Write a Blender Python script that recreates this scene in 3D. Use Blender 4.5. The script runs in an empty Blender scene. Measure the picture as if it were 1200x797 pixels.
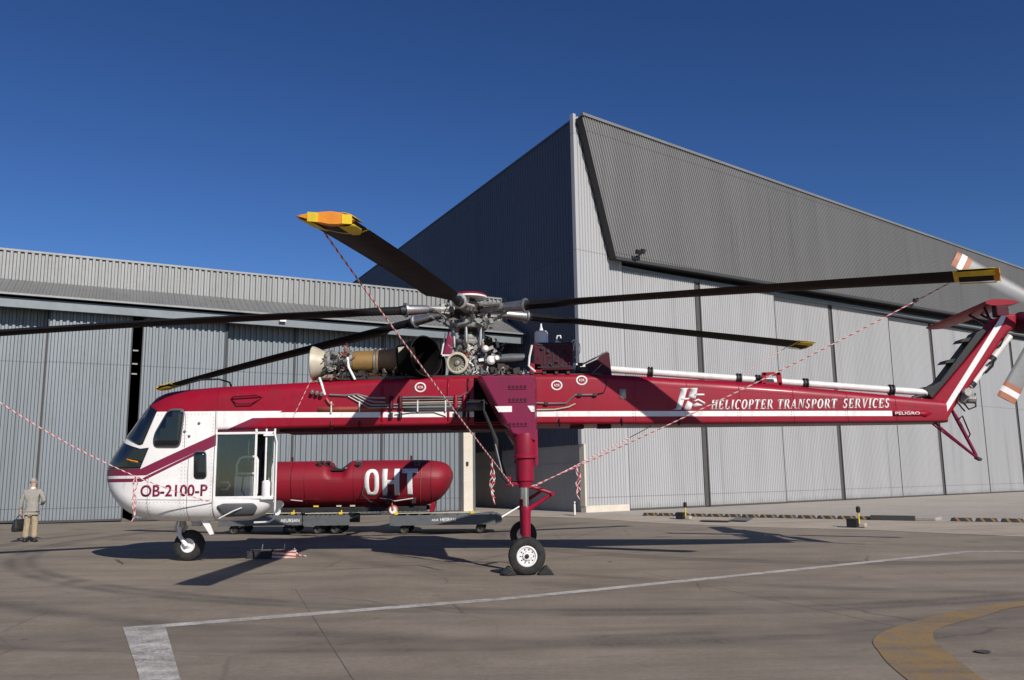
import bpy, bmesh, math, random
import numpy as np
from mathutils import Vector, Matrix
R = math.radians
sc = bpy.context.scene
C = sc.collection

# ------------------------------------------------------------------ camera, sky, sun, exposure
cam_data = bpy.data.cameras.new('camera')
cam = bpy.data.objects.new('camera', cam_data)
C.objects.link(cam)
cam_data.sensor_width = 36.0
cam_data.lens = 30.0
cam_data.clip_start = 0.1
cam_data.clip_end = 6000
cam.matrix_world = (Matrix.Translation((0, 0, 1.77)) @ Matrix.Rotation(R(90 + 9.2), 4, 'X')
                    @ Matrix.Rotation(-0.014, 4, 'Z'))
sc.camera = cam

SUN_AZ, SUN_EL = R(29.5), R(32)          # the sun stands behind the camera, to its right
to_sun = Vector((math.sin(SUN_AZ) * math.cos(SUN_EL), -math.cos(SUN_AZ) * math.cos(SUN_EL), math.sin(SUN_EL)))
world = bpy.data.worlds.new('World')
sc.world = world
world.use_nodes = True
wn = world.node_tree.nodes
wl = world.node_tree.links
wn.clear()
sky = wn.new('ShaderNodeTexSky')
sky.sky_type = 'NISHITA'
sky.sun_disc = False
sky.sun_elevation = SUN_EL
sky.sun_rotation = math.pi - SUN_AZ
sky.altitude = 700
sky.air_density = 1.0
sky.dust_density = 0.1
sky.ozone_density = 5.0
bg = wn.new('ShaderNodeBackground')
bg.inputs['Strength'].default_value = 0.05
wo = wn.new('ShaderNodeOutputWorld')
gm = wn.new('ShaderNodeGamma')
gm.inputs['Gamma'].default_value = 1.28          # a deep, clear, polarised-looking blue
wl.new(sky.outputs[0], gm.inputs['Color'])
hs = wn.new('ShaderNodeHueSaturation')
hs.inputs['Saturation'].default_value = 1.07
hs.inputs['Hue'].default_value = 0.507
wl.new(gm.outputs[0], hs.inputs['Color'])
wl.new(hs.outputs[0], bg.inputs['Color'])
wl.new(bg.outputs[0], wo.inputs['Surface'])
sun_data = bpy.data.lights.new('sun', 'SUN')
sun_data.energy = 5.0
sun_data.angle = R(0.5)
sun_data.color = (1.0, 0.945, 0.87)
sun = bpy.data.objects.new('sun', sun_data)
C.objects.link(sun)
sun.rotation_euler = (-to_sun).to_track_quat('-Z', 'Y').to_euler()
sun.location = (20, -40, 40)
sc.view_settings.view_transform = 'Standard'
sc.view_settings.look = 'None'
sc.view_settings.exposure = 0.0
sc.view_settings.gamma = 1.0

# ------------------------------------------------------------------ node and material helpers
class N:
    """a float socket with arithmetic"""
    def __init__(s, nt, sock): s.nt = nt; s.k = sock
    def _op(s, op, o, swap=False):
        n = s.nt.nodes.new('ShaderNodeMath'); n.operation = op
        a, b = (o, s) if swap else (s, o)
        for i, q in enumerate((a, b)):
            if isinstance(q, N): s.nt.links.new(q.k, n.inputs[i])
            elif q is not None: n.inputs[i].default_value = q
        return N(s.nt, n.outputs[0])
    def __add__(s, o): return s._op('ADD', o)
    def __radd__(s, o): return s._op('ADD', o)
    def __sub__(s, o): return s._op('SUBTRACT', o)
    def __rsub__(s, o): return s._op('SUBTRACT', o, True)
    def __mul__(s, o): return s._op('MULTIPLY', o)
    def __rmul__(s, o): return s._op('MULTIPLY', o)
    def gt(s, o): return s._op('GREATER_THAN', o)
    def lt(s, o): return s._op('LESS_THAN', o)
    def mx(s, o): return s._op('MAXIMUM', o)
    def mn(s, o): return s._op('MINIMUM', o)
    def floor(s): return s._op('FLOOR', None)
    def frac(s): return s._op('FRACT', None)
    def sin(s): return s._op('SINE', None)
    def absv(s): return s._op('ABSOLUTE', None)
    def pw(s, o): return s._op('POWER', o)

def new_mat(name, color, rough=0.5, metal=0.0, coat=0.0):
    m = bpy.data.materials.new(name); m.use_nodes = True
    b = m.node_tree.nodes['Principled BSDF']
    b.inputs['Base Color'].default_value = (*color, 1)
    b.inputs['Roughness'].default_value = rough
    b.inputs['Metallic'].default_value = metal
    b.inputs['Coat Weight'].default_value = coat
    b.inputs['Coat Roughness'].default_value = 0.12
    m.diffuse_color = (*color, 1)
    return m

def bsdf(m): return m.node_tree.nodes['Principled BSDF']

def coords(m, kind='Object'):
    nt = m.node_tree
    t = nt.nodes.new('ShaderNodeTexCoord')
    return t.outputs[kind]

def xyz(m, kind='Object'):
    nt = m.node_tree
    s = nt.nodes.new('ShaderNodeSeparateXYZ')
    nt.links.new(coords(m, kind), s.inputs[0])
    return [N(nt, s.outputs[i]) for i in range(3)]

def noise(m, scale, detail=4, rough=0.55, stretch=None, kind='Object', rot=(0, 0, 0)):
    nt = m.node_tree
    n = nt.nodes.new('ShaderNodeTexNoise')
    n.inputs['Scale'].default_value = scale
    n.inputs['Detail'].default_value = detail
    n.inputs['Roughness'].default_value = rough
    mp = nt.nodes.new('ShaderNodeMapping')
    mp.inputs['Rotation'].default_value = rot
    if stretch: mp.inputs['Scale'].default_value = stretch
    nt.links.new(coords(m, kind), mp.inputs[0])
    nt.links.new(mp.outputs[0], n.inputs['Vector'])
    return N(nt, n.outputs['Fac'])

def ramp(nt, fac, lo, hi):
    n = nt.nodes.new('ShaderNodeMapRange')
    n.inputs['From Min'].default_value = lo; n.inputs['From Max'].default_value = hi
    nt.links.new(fac.k, n.inputs['Value'])
    return N(nt, n.outputs[0])

def mix(nt, fac, a, b, mode='MIX'):
    n = nt.nodes.new('ShaderNodeMix'); n.data_type = 'RGBA'; n.blend_type = mode
    if isinstance(fac, N): nt.links.new(fac.k, n.inputs[0])
    else: n.inputs[0].default_value = fac
    for i, q in ((6, a), (7, b)):
        if isinstance(q, (tuple, list)): n.inputs[i].default_value = (*q, 1)
        else: nt.links.new(q, n.inputs[i])
    return n.outputs[2]

def set_color(m, sock): m.node_tree.links.new(sock, bsdf(m).inputs['Base Color'])
def set_rough(m, n): m.node_tree.links.new(n.k, bsdf(m).inputs['Roughness'])

def bump(m, h, strength=0.3, dist=0.02):
    nt = m.node_tree
    b = nt.nodes.new('ShaderNodeBump')
    b.inputs['Strength'].default_value = strength
    b.inputs['Distance'].default_value = dist
    nt.links.new(h.k, b.inputs['Height'])
    nt.links.new(b.outputs[0], bsdf(m).inputs['Normal'])

def worn(name, color, dirt=(0.05, 0.045, 0.04), amount=0.35, rough=0.4, metal=0.0, coat=0.0, scale=3.0, stretch=None, bmp=0.0):
    m = new_mat(name, color, rough, metal, coat)
    nt = m.node_tree
    n1 = noise(m, scale, 6, 0.65, stretch)
    n2 = noise(m, scale * 7, 5, 0.6, stretch)
    f = ramp(nt, n1 * 0.65 + n2 * 0.35, 0.45, 0.72) * amount
    v = ramp(nt, n2, 0.3, 0.7)
    c1 = mix(nt, v, tuple(c * 0.86 for c in color), tuple(min(1, c * 1.08) for c in color))
    set_color(m, mix(nt, f, c1, dirt))
    set_rough(m, n1 * 0.25 + (rough - 0.1))
    if bmp: bump(m, n2, bmp, 0.01)
    return m

RED = (0.275, 0.004, 0.020)
MAROON = (0.19, 0.016, 0.05)
WHITE = (0.78, 0.76, 0.74)

M = {}
M['red'] = worn('red_paint', RED, (0.10, 0.012, 0.018), 0.45, 0.46, coat=0.04, scale=1.3)
M['maroon'] = worn('maroon_paint', (0.19, 0.010, 0.05), (0.07, 0.015, 0.02), 0.5, 0.42, coat=0.1, scale=2.0)
M['dark_red'] = worn('dark_red_paint', (0.065, 0.006, 0.016), (0.02, 0.006, 0.008), 0.5, 0.5, scale=4)
M['white'] = worn('white_paint', WHITE, (0.35, 0.32, 0.28), 0.3, 0.35, coat=0.2, scale=2)
M['white_tube'] = worn('white_tube_paint', (0.72, 0.71, 0.68), (0.25, 0.22, 0.2), 0.5, 0.4, scale=5)
M['black'] = worn('black_paint', (0.018, 0.018, 0.02), (0.05, 0.045, 0.04), 0.4, 0.5, scale=4)
M['rubber'] = worn('tyre_rubber', (0.018, 0.018, 0.018), (0.09, 0.08, 0.07), 0.5, 0.8, scale=9)
M['dark_metal'] = worn('sooty_metal', (0.06, 0.05, 0.045), (0.02, 0.015, 0.012), 0.7, 0.5, 0.7, scale=5)
M['burnt'] = worn('burnt_steel', (0.09, 0.06, 0.045), (0.02, 0.016, 0.014), 0.8, 0.45, 0.8, scale=4)
M['soot_shade'] = worn('soot_and_shade_black', (0.006, 0.0055, 0.0055), (0.014, 0.012, 0.01), 0.4, 0.8, scale=4)  # exhaust soot, and the black of the shade painted beside the outrigger
M['steel'] = worn('bare_steel', (0.45, 0.44, 0.42), (0.08, 0.06, 0.045), 0.6, 0.38, 0.85, scale=7)
M['alloy'] = worn('cast_alloy', (0.34, 0.33, 0.31), (0.03, 0.025, 0.022), 0.95, 0.5, 0.45, scale=9)
M['chrome'] = worn('chrome', (0.75, 0.75, 0.75), (0.3, 0.3, 0.3), 0.2, 0.12, 1.0, scale=6)
M['brass'] = worn('tan_casing', (0.36, 0.21, 0.07), (0.10, 0.06, 0.025), 0.55, 0.4, 0.35, scale=6)
M['cream'] = worn('cream_casing', (0.52, 0.46, 0.36), (0.2, 0.15, 0.1), 0.5, 0.45, 0.1, scale=6)
M['grey_metal'] = worn('grey_painted_metal', (0.115, 0.122, 0.128), (0.04, 0.038, 0.036), 0.6, 0.5, 0.2, scale=5)
M['copper'] = worn('copper_red_hose', (0.30, 0.06, 0.03), (0.08, 0.03, 0.02), 0.5, 0.5, scale=9)
M['yellow'] = worn('yellow_fabric', (0.72, 0.50, 0.02), (0.2, 0.13, 0.02), 0.5, 0.6, scale=7)
M['orange'] = worn('orange_fabric', (0.70, 0.24, 0.015), (0.3, 0.1, 0.01), 0.5, 0.6, scale=7)
M['blade'] = worn('blade_paint', (0.012, 0.0115, 0.0125), (0.026, 0.021, 0.02), 0.45, 0.6, 0.0, scale=1.5, stretch=(0.6, 3, 3))
M['tail_blade'] = worn('grey_blade_paint', (0.19, 0.19, 0.19), (0.09, 0.085, 0.08), 0.5, 0.4, 0.1, scale=2)
M['orange_stripe'] = worn('rust_orange_paint', (0.34, 0.11, 0.045), (0.15, 0.06, 0.03), 0.4, 0.5, scale=6)
M['crimson'] = worn('crimson_leg_paint', (0.25, 0.007, 0.030), (0.07, 0.012, 0.016), 0.5, 0.45, scale=3)
bsdf(M['crimson']).inputs['Specular IOR Level'].default_value = .25
M['dark_glass'] = new_mat('dark_window_glass', (0.006, 0.008, 0.012), 0.04, 0.0, 0.6)
for k, v in (('soot_shade', .05), ('blade', .08), ('rubber', .3), ('black', .3), ('red', .2), ('maroon', .25), ('dark_red', .2)): bsdf(M[k]).inputs['Specular IOR Level'].default_value = v
M['seat'] = worn('black_seat_fabric', (0.02, 0.02, 0.022), (0.05, 0.05, 0.05), 0.4, 0.85, scale=8)
def clear_glass(name, tint, fac):
    m = bpy.data.materials.new(name); m.use_nodes = True
    nt = m.node_tree; nt.nodes.clear()
    o = nt.nodes.new('ShaderNodeOutputMaterial')
    t = nt.nodes.new('ShaderNodeBsdfTransparent'); t.inputs[0].default_value = (*tint, 1)
    g = nt.nodes.new('ShaderNodeBsdfGlossy'); g.inputs['Roughness'].default_value = 0.04
    g.inputs[0].default_value = (0.9, 0.9, 0.9, 1)
    x = nt.nodes.new('ShaderNodeMixShader')
    f = nt.nodes.new('ShaderNodeFresnel'); f.inputs[0].default_value = 1.5
    ml = nt.nodes.new('ShaderNodeMath'); ml.operation = 'ADD'; ml.inputs[1].default_value = fac
    nt.links.new(f.outputs[0], ml.inputs[0]); nt.links.new(ml.outputs[0], x.inputs[0])
    nt.links.new(t.outputs[0], x.inputs[1]); nt.links.new(g.outputs[0], x.inputs[2])
    nt.links.new(x.outputs[0], o.inputs[0])
    return m
M['clear_glass'] = clear_glass('clear_window_glass', (0.88, 0.90, 0.89), 0.03)

# ------------------------------------------------------------------ mesh helpers
class MB:
    def __init__(s): s.v = []; s.f = []; s.uv = []
    def add(s, vs, fs, uvs=None):
        o = len(s.v); s.v += [tuple(p) for p in vs]
        for i, f in enumerate(fs):
            s.f.append(tuple(o + k for k in f))
            s.uv.append(uvs[i] if uvs else None)
        return s
    def box(s, c, d, rot=None):
        c = Vector(c); h = Vector(d) / 2
        ps = [Vector((sx * h.x, sy * h.y, sz * h.z)) for sz in (-1, 1) for sy in (-1, 1) for sx in (-1, 1)]
        if rot is not None:
            m = rot if isinstance(rot, Matrix) else Matrix.Rotation(rot, 3, 'Z')
            ps = [m @ p for p in ps]
        return s.add([c + p for p in ps], [(0, 2, 3, 1), (4, 5, 7, 6), (0, 1, 5, 4), (2, 6, 7, 3), (0, 4, 6, 2), (1, 3, 7, 5)])
    def tube(s, pts, r, n=8, caps=True):
        pts = [Vector(p) for p in pts]
        rs = r if isinstance(r, (list, tuple)) else [r] * len(pts)
        rings = []; up = None; acc = 0; lens = []
        for i, p in enumerate(pts):
            if i: acc += (p - pts[i - 1]).length
            lens.append(acc)
            t = (pts[min(i + 1, len(pts) - 1)] - pts[max(i - 1, 0)]).normalized()
            if up is None:
                up = Vector((0, 0, 1)) if abs(t.z) < 0.9 else Vector((1, 0, 0))
            a = t.cross(up).normalized(); b = a.cross(t).normalized(); up = b
            rings.append([p + rs[i] * (math.cos(k / n * 6.28318) * a + math.sin(k / n * 6.28318) * b) for k in range(n)])
        vs = [q for ring in rings for q in ring]; fs = []; uvs = []
        for i in range(len(pts) - 1):
            for k in range(n):
                k2 = (k + 1) % n
                fs.append((i * n + k, i * n + k2, (i + 1) * n + k2, (i + 1) * n + k))
                uvs.append(((lens[i], k / n), (lens[i], (k + 1) / n), (lens[i + 1], (k + 1) / n), (lens[i + 1], k / n)))
        if caps:
            fs.append(tuple(range(n))[::-1]); uvs.append(tuple((0, 0) for _ in range(n)))
            fs.append(tuple((len(pts) - 1) * n + k for k in range(n))); uvs.append(tuple((lens[-1], 0) for _ in range(n)))
        return s.add(vs, fs, uvs)
    def lathe(s, prof, origin, axis=(0, 0, 1), n=24, caps=True):
        """prof: list of (along, radius)"""
        ax = Vector(axis).normalized(); o = Vector(origin)
        up = Vector((0, 0, 1)) if abs(ax.z) < 0.9 else Vector((1, 0, 0))
        a = ax.cross(up).normalized(); b = a.cross(ax).normalized()
        vs = [o + ax * h + r * (math.cos(k / n * 6.28318) * a + math.sin(k / n * 6.28318) * b) for h, r in prof for k in range(n)]
        fs = []
        for i in range(len(prof) - 1):
            for k in range(n):
                k2 = (k + 1) % n
                fs.append((i * n + k, i * n + k2, (i + 1) * n + k2, (i + 1) * n + k))
        if caps:
            fs.append(tuple(range(n))[::-1]); fs.append(tuple((len(prof) - 1) * n + k for k in range(n)))
        return s.add(vs, fs)
    def loft(s, secs, cap0=True, cap1=True):
        n = len(secs[0]); vs = [p for q in secs for p in q]; fs = []
        for i in range(len(secs) - 1):
            for k in range(n):
                k2 = (k + 1) % n
                fs.append((i * n + k, i * n + k2, (i + 1) * n + k2, (i + 1) * n + k))
        if cap0: fs.append(tuple(range(n))[::-1])
        if cap1: fs.append(tuple((len(secs) - 1) * n + k for k in range(n)))
        return s.add(vs, fs)
    def prism(s, poly, y0, y1):
        """polygon in x,z pushed along y"""
        n = len(poly)
        vs = [(x, y0, z) for x, z in poly] + [(x, y1, z) for x, z in poly]
        fs = [tuple(range(n)), tuple(range(2 * n - 1, n - 1, -1))]
        fs += [(k, n + k, n + (k + 1) % n, (k + 1) % n) for k in range(n)]
        return s.add(vs, fs)
    def hull(s, a, b):
        """two matching polygons joined"""
        n = len(a)
        fs = [tuple(range(n)), tuple(range(2 * n - 1, n - 1, -1))]
        fs += [(k, n + k, n + (k + 1) % n, (k + 1) % n) for k in range(n)]
        return s.add(list(a) + list(b), fs)
    def build(s, name, mat, parent=None, smooth=35, bevel=0.0, fix=True):
        me = bpy.data.meshes.new(name)
        me.from_pydata(s.v, [], s.f)
        if any(u for u in s.uv):
            lay = me.uv_layers.new(name='UVMap'); i = 0
            for f, u in zip(s.f, s.uv):
                for k in range(len(f)):
                    lay.data[i].uv = u[k] if u else (0, 0); i += 1
        if fix:
            bm = bmesh.new(); bm.from_mesh(me)
            bmesh.ops.recalc_face_normals(bm, faces=bm.faces)
            bm.to_mesh(me); bm.free()
        for m in (mat if isinstance(mat, (list, tuple)) else [mat]): me.materials.append(m)
        if smooth:
            me.polygons.foreach_set('use_smooth', [True] * len(me.polygons))
            me.set_sharp_from_angle(angle=R(smooth))
        o = bpy.data.objects.new(name, me); C.objects.link(o)
        if parent is not None: o.parent = parent
        if bevel:
            b = o.modifiers.new('bevel', 'BEVEL'); b.width = bevel; b.segments = 2; b.limit_method = 'ANGLE'
        return o

def tag(o, label=None, cat=None, group=None, kind=None):
    if label: o['label'] = label
    if cat: o['category'] = cat
    if group: o['group'] = group
    if kind: o['kind'] = kind
    return o
def empty(name, loc, label, cat, group=None, rz=0.0):
    o = bpy.data.objects.new(name, None); C.objects.link(o)
    o.location = loc; o.rotation_euler.z = rz; o.empty_display_size = 0.3
    return tag(o, label, cat, group)
def copy_tree(o, parent=None):
    c = o.copy(); C.objects.link(c)
    if parent is not None: c.parent = parent
    for ch in [q for q in bpy.data.objects if q.parent is o]: copy_tree(ch, c)
    return c

def text_tris(txt, size=1.0, offset=0.0, xs=1.0, shear=0.0, space=1.0):
    """flat mesh of a line of the built-in font, origin at its lower left"""
    cu = bpy.data.curves.new('lettering', 'FONT'); cu.body = txt; cu.size = size
    cu.offset = offset; cu.shear = shear; cu.space_character = space; cu.resolution_u = 4
    o = bpy.data.objects.new('lettering', cu); C.objects.link(o)
    dg = bpy.context.evaluated_depsgraph_get()
    me = bpy.data.meshes.new_from_object(o.evaluated_get(dg))
    vs = [(v.co.x * xs, v.co.y) for v in me.vertices]; fs = [tuple(p.vertices) for p in me.polygons]
    bpy.data.objects.remove(o); bpy.data.curves.remove(cu); bpy.data.meshes.remove(me)
    return vs, fs
def fit(vs, x0, z0, w, h):
    xs = [v[0] for v in vs]; zs = [v[1] for v in vs]
    a, b, c, d = min(xs), max(xs), min(zs), max(zs)
    return [(x0 + (x - a) / (b - a) * w, z0 + (z - c) / (d - c) * h) for x, z in vs]

def decal(name, vs, fs, surf, mat, parent, eps=0.006, cuts=(0.25, 0.12), thick=0.004, nrm=None):
    """a flat x,z shape laid on a curved flank: surf(x,z) gives y"""
    bm = bmesh.new()
    bv = [bm.verts.new((x, 0, z)) for x, z in vs]
    for f in fs:
        try: bm.faces.new([bv[k] for k in f])
        except ValueError: pass
    xs = [v[0] for v in vs]; zs = [v[1] for v in vs]
    for lo, hi, ax, st in ((min(xs), max(xs), 0, cuts[0]), (min(zs), max(zs), 2, cuts[1])):
        k = lo + st
        while k < hi:
            co = [0, 0, 0]; no = [0, 0, 0]; co[ax] = k; no[ax] = 1
            bmesh.ops.bisect_plane(bm, geom=bm.verts[:] + bm.edges[:] + bm.faces[:], plane_co=co, plane_no=no)
            k += st
    bmesh.ops.remove_doubles(bm, verts=bm.verts[:], dist=1e-4)
    for v in bm.verts:
        if nrm: v.co = nrm(v.co.x, v.co.z, eps)
        else: v.co.y = surf(v.co.x, v.co.z, eps)
    for f in bm.faces: f.normal_update()
    me = bpy.data.meshes.new(name); 
    flip = [f for f in bm.faces if (f.normal.y > 0) == (surf(xs[0], zs[0], eps) < 0)]
    if flip: bmesh.ops.reverse_faces(bm, faces=flip)
    bm.to_mesh(me); bm.free()
    me.materials.append(mat)
    me.polygons.foreach_set('use_smooth', [True] * len(me.polygons))
    o = bpy.data.objects.new(name, me); C.objects.link(o); o.parent = parent
    if thick:
        s = o.modifiers.new('thickness', 'SOLIDIFY'); s.thickness = thick; s.offset = 1
    return o

def pchip(xs, ys):
    xs = np.array(xs, float); ys = np.array(ys, float)
    h = np.diff(xs); d = np.diff(ys) / h; m = np.zeros(len(xs))
    for i in range(1, len(xs) - 1):
        if d[i - 1] * d[i] > 0:
            w1, w2 = 2 * h[i] + h[i - 1], h[i] + 2 * h[i - 1]
            m[i] = (w1 + w2) / (w1 / d[i - 1] + w2 / d[i])
    m[0], m[-1] = d[0], d[-1]
    def f(x):
        x = min(max(x, xs[0]), xs[-1]); i = min(max(int(np.searchsorted(xs, x)) - 1, 0), len(h) - 1)
        t = (x - xs[i]) / h[i]
        return float((1 + 2 * t) * (1 - t) ** 2 * ys[i] + t * (1 - t) ** 2 * h[i] * m[i] + t * t * (3 - 2 * t) * ys[i + 1] + t * t * (t - 1) * h[i] * m[i + 1])
    return f

class Body:
    """a long hull of rounded-rectangle stations: x, top, bottom, half width, corner radii"""
    def __init__(s, table):
        t = list(zip(*table)); s.x = t[0]
        s.f = [pchip(t[0], c) for c in t[1:]]
    def at(s, x): return [f(x) for f in s.f]
    def sec(s, x, n=9):
        zt, zb, w, rxt, rzt, rxb, rzb = s.at(x)
        rxt, rxb = min(rxt, w), min(rxb, w); out = []
        for i in range(n):
            a = i / (n - 1) * math.pi / 2
            out.append((x, w - rxt + rxt * math.sin(a), zt - rzt + rzt * math.cos(a)))
        for i in range(n):
            a = i / (n - 1) * math.pi / 2
            out.append((x, w - rxb + rxb * math.cos(a), zb + rzb - rzb * math.sin(a)))
        return out + [(q[0], -q[1], q[2]) for q in reversed(out)]
    def y(s, x, z):
        zt, zb, w, rxt, rzt, rxb, rzb = s.at(x)
        rxt, rxb = min(rxt, w), min(rxb, w)
        if z > zt - rzt:
            d = min(1, (z - zt + rzt) / rzt); return w - rxt + rxt * math.sqrt(max(0, 1 - d * d))
        if z < zb + rzb:
            d = min(1, (zb + rzb - z) / rzb); return w - rxb + rxb * math.sqrt(max(0, 1 - d * d))
        return w
    def near(s, x, z, eps): return -(s.y(x, z) + eps)
    def far(s, x, z, eps): return s.y(x, z) + eps

def gz(x, y):                               # the apron rises a touch to the left
    return 0.010 * max(0.0, -x)
# ------------------------------------------------------------------ ground
def ground_material(name, c1, c2, c3, patch, marks=True):
    m = new_mat(name, c1, 0.85)
    nt = m.node_tree
    big = noise(m, 0.16, 5, 0.6)
    mid = noise(m, 0.9, 6, 0.65)
    fine = noise(m, 14, 6, 0.75)
    grain = noise(m, 90, 3, 0.7)
    streak = noise(m, 0.7, 9, 0.72, stretch=(0.22, 1.6, 1), rot=(0, 0, R(-14)))
    streak2 = noise(m, 0.9, 9, 0.72, stretch=(0.18, 2.2, 1), rot=(0, 0, R(12)))
    col = mix(nt, ramp(nt, big * 0.55 + mid * 0.45, 0.36, 0.64), c1, c2)
    col = mix(nt, ramp(nt, streak, 0.46, 0.72) * patch, col, c3)
    col = mix(nt, ramp(nt, streak2, 0.52, 0.75) * patch * 0.7, col, tuple(c * 1.25 for c in c2))
    col = mix(nt, ramp(nt, fine * 0.55 + grain * 0.45, 0.36, 0.62), mix(nt, 0.40, col, (0.03, 0.027, 0.023)), col)
    if marks:
        x, y, z = xyz(m)
        # curved tyre tracks worn into the apron
        for cx, cy, rad, w, a in ((2.0, 26.5, 14.6, 0.10, 0.5), (2.0, 26.5, 14.95, 0.10, 0.5), (2.3, 26.2, 16.6, 0.16, 0.45), (-2, 31, 21.3, 0.12, 0.4),
                                  (-2, 31, 21.7, 0.12, 0.4), (9, 27, 9.4, 0.12, 0.45), (9, 27, 9.8, 0.12, 0.45), (12, 30, 17.6, 0.14, 0.35), (12, 30, 18.9, 0.2, 0.3)):
            dx = x - cx; dy = y - cy
            d = ((dx * dx + dy * dy).pw(0.5) - rad).absv()
            band = ramp(nt, d, w * 2.4, w * 0.4)
            band = band * ramp(nt, noise(m, 0.35 + rad * 0.01, 3), 0.34, 0.56) * ramp(nt, fine, 0.3, 0.6) * (a * 1.5)
            col = mix(nt, band.mn(1.0), col, (0.035, 0.03, 0.03))
        # hairline cracks and crisp oil drips
        vo = nt.nodes.new('ShaderNodeTexVoronoi'); vo.feature = 'DISTANCE_TO_EDGE'; vo.inputs['Scale'].default_value = 0.32
        wv = nt.nodes.new('ShaderNodeMix'); wv.data_type = 'VECTOR'; wv.inputs[0].default_value = 0.16
        nz = nt.nodes.new('ShaderNodeTexNoise'); nz.inputs['Scale'].default_value = 1.4; nz.inputs['Detail'].default_value = 6
        tc = coords(m); nt.links.new(tc, nz.inputs['Vector']); nt.links.new(tc, wv.inputs[4]); nt.links.new(nz.outputs['Color'], wv.inputs[5]); nt.links.new(wv.outputs[1], vo.inputs['Vector'])
        crack = ramp(nt, N(nt, vo.outputs['Distance']), 0.006, 0.001) * ramp(nt, noise(m, 0.3, 2), 0.48, 0.6)
        col = mix(nt, crack * 0.55, col, (0.05, 0.042, 0.036))
        vd = nt.nodes.new('ShaderNodeTexVoronoi'); vd.inputs['Scale'].default_value = 1.1; nt.links.new(tc, vd.inputs['Vector'])
        drip = ramp(nt, N(nt, vd.outputs['Distance']) + noise(m, 5, 3) * 0.12, 0.135, 0.10) * ramp(nt, noise(m, 0.25, 2), 0.42, 0.58)
        col = mix(nt, drip * 0.6, col, (0.045, 0.036, 0.03))
        # oil stains
        spots = ramp(nt, noise(m, 0.55, 3, 0.5), 0.66, 0.74) * 0.45
        col = mix(nt, spots, col, (0.05, 0.04, 0.033))
    set_color(m, col)
    bump(m, fine * 0.5 + grain * 0.5, 0.25, 0.01)
    return m

M['apron'] = ground_material('worn_apron_concrete', (0.198, 0.160, 0.120), (0.325, 0.268, 0.205), (0.118, 0.101, 0.08), 0.62)
M['pale_concrete'] = ground_material('pale_concrete', (0.38, 0.335, 0.285), (0.47, 0.42, 0.365), (0.26, 0.23, 0.20), 0.45, marks=False)
M['ramp_concrete'] = ground_material('dirty_ramp_concrete', (0.40, 0.335, 0.26), (0.50, 0.43, 0.345), (0.24, 0.195, 0.15), 0.7, marks=False)

def sheet(name, xs, ys, zf, mat):
    mb = MB()
    vs = [(x, y, zf(x, y)) for y in ys for x in xs]
    n = len(xs)
    mb.add(vs, [(j * n + i, j * n + i + 1, (j + 1) * n + i + 1, (j + 1) * n + i) for j in range(len(ys) - 1) for i in range(n - 1)])
    return tag(mb.build(name, mat, smooth=0), kind='structure')
sheet('apron', [-3000, -600, -100, -60, -40, -30, -20, -10, 0, 10, 100, 600, 3000], [-200, -20, 0, 10, 20, 30, 40, 60, 200, 1000, 4000],
      lambda x, y: gz(max(x, -40), y), M['apron'])

# the raised pale concrete in front of the right hangar, with a ramped edge
KA = Vector((5.55, 37.4)); KD = Vector((0.783, -0.622)).normalized()      # line of the kerb blocks
front = [(-8, 45.2), (-2.3, 42.3), (3.24, 38.0), (5.19, 33.7), (8.12, 30.0), (11.03, 27.7), (13.9, 23.8), (18.0, 18.4), (24.0, 10.5)]
kerb_l = [(-7, 46.4), (-2.0, 44.6), (4.6, 38.8), (6.6, 35.9), (9.4, 33.7), (12.3, 31.4), (15.3, 29.0), (20.6, 24.8), (28.0, 19.0)]
back = [(-5, 60), (0, 60), (8, 60), (14, 56), (22, 52), (30, 50), (40, 48), (60, 44), (90, 40)]
mb = MB()
n = len(front)
mb.add([(x, y, gz(x, y) + 0.006) for x, y in front] + [(x, y, 0.11) for x, y in kerb_l],
       [(i, i + 1, n + i + 1, n + i) for i in range(n - 1)])
tag(mb.build('kerb_ramp', M['ramp_concrete'], smooth=0), kind='structure')
mb = MB()
far_pts = [(x * 3 if i > 4 else x, y + 60) for i, (x, y) in enumerate(back)]
mb.add([(x, y, 0.11) for x, y in kerb_l] + [(x, y, 0.10) for x, y in back] + [(x, y, 0.10) for x, y in far_pts],
       [(i, i + 1, n + i + 1, n + i) for i in range(n - 1)] + [(n + i, n + i + 1, 2 * n + i + 1, 2 * n + i) for i in range(n - 1)])
tag(mb.build('raised_pavement', M['pale_concrete'], smooth=0), kind='structure')

# painted lines
def paint(name, color, wear_scale=5.0, wear=0.5, under=(0.16, 0.135, 0.115)):
    m = new_mat(name, color, 0.75)
    nt = m.node_tree
    a = noise(m, wear_scale, 6, 0.75); b = noise(m, wear_scale * 9, 4, 0.7)
    s = noise(m, 0.8, 5, 0.6, stretch=(0.25, 1.8, 1), rot=(0, 0, R(-14)))
    f = ramp(nt, a * 0.45 + b * 0.35 + s * 0.2, 0.43, 0.56) * wear
    c = mix(nt, f, color, under)
    t = noise(m, 0.9, 5, 0.65, stretch=(0.2, 2.4, 1), rot=(0, 0, R(9)))
    set_color(m, mix(nt, ramp(nt, t, 0.5, 0.66) * ramp(nt, b, 0.35, 0.6) * 0.6, c, (0.075, 0.062, 0.052)))
    return m
M['line_white'] = paint('worn_white_line', (0.56, 0.53, 0.49), 4, 0.7)
M['line_yellow'] = paint('worn_yellow_line', (0.285, 0.175, 0.05), 3, 0.8)
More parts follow.
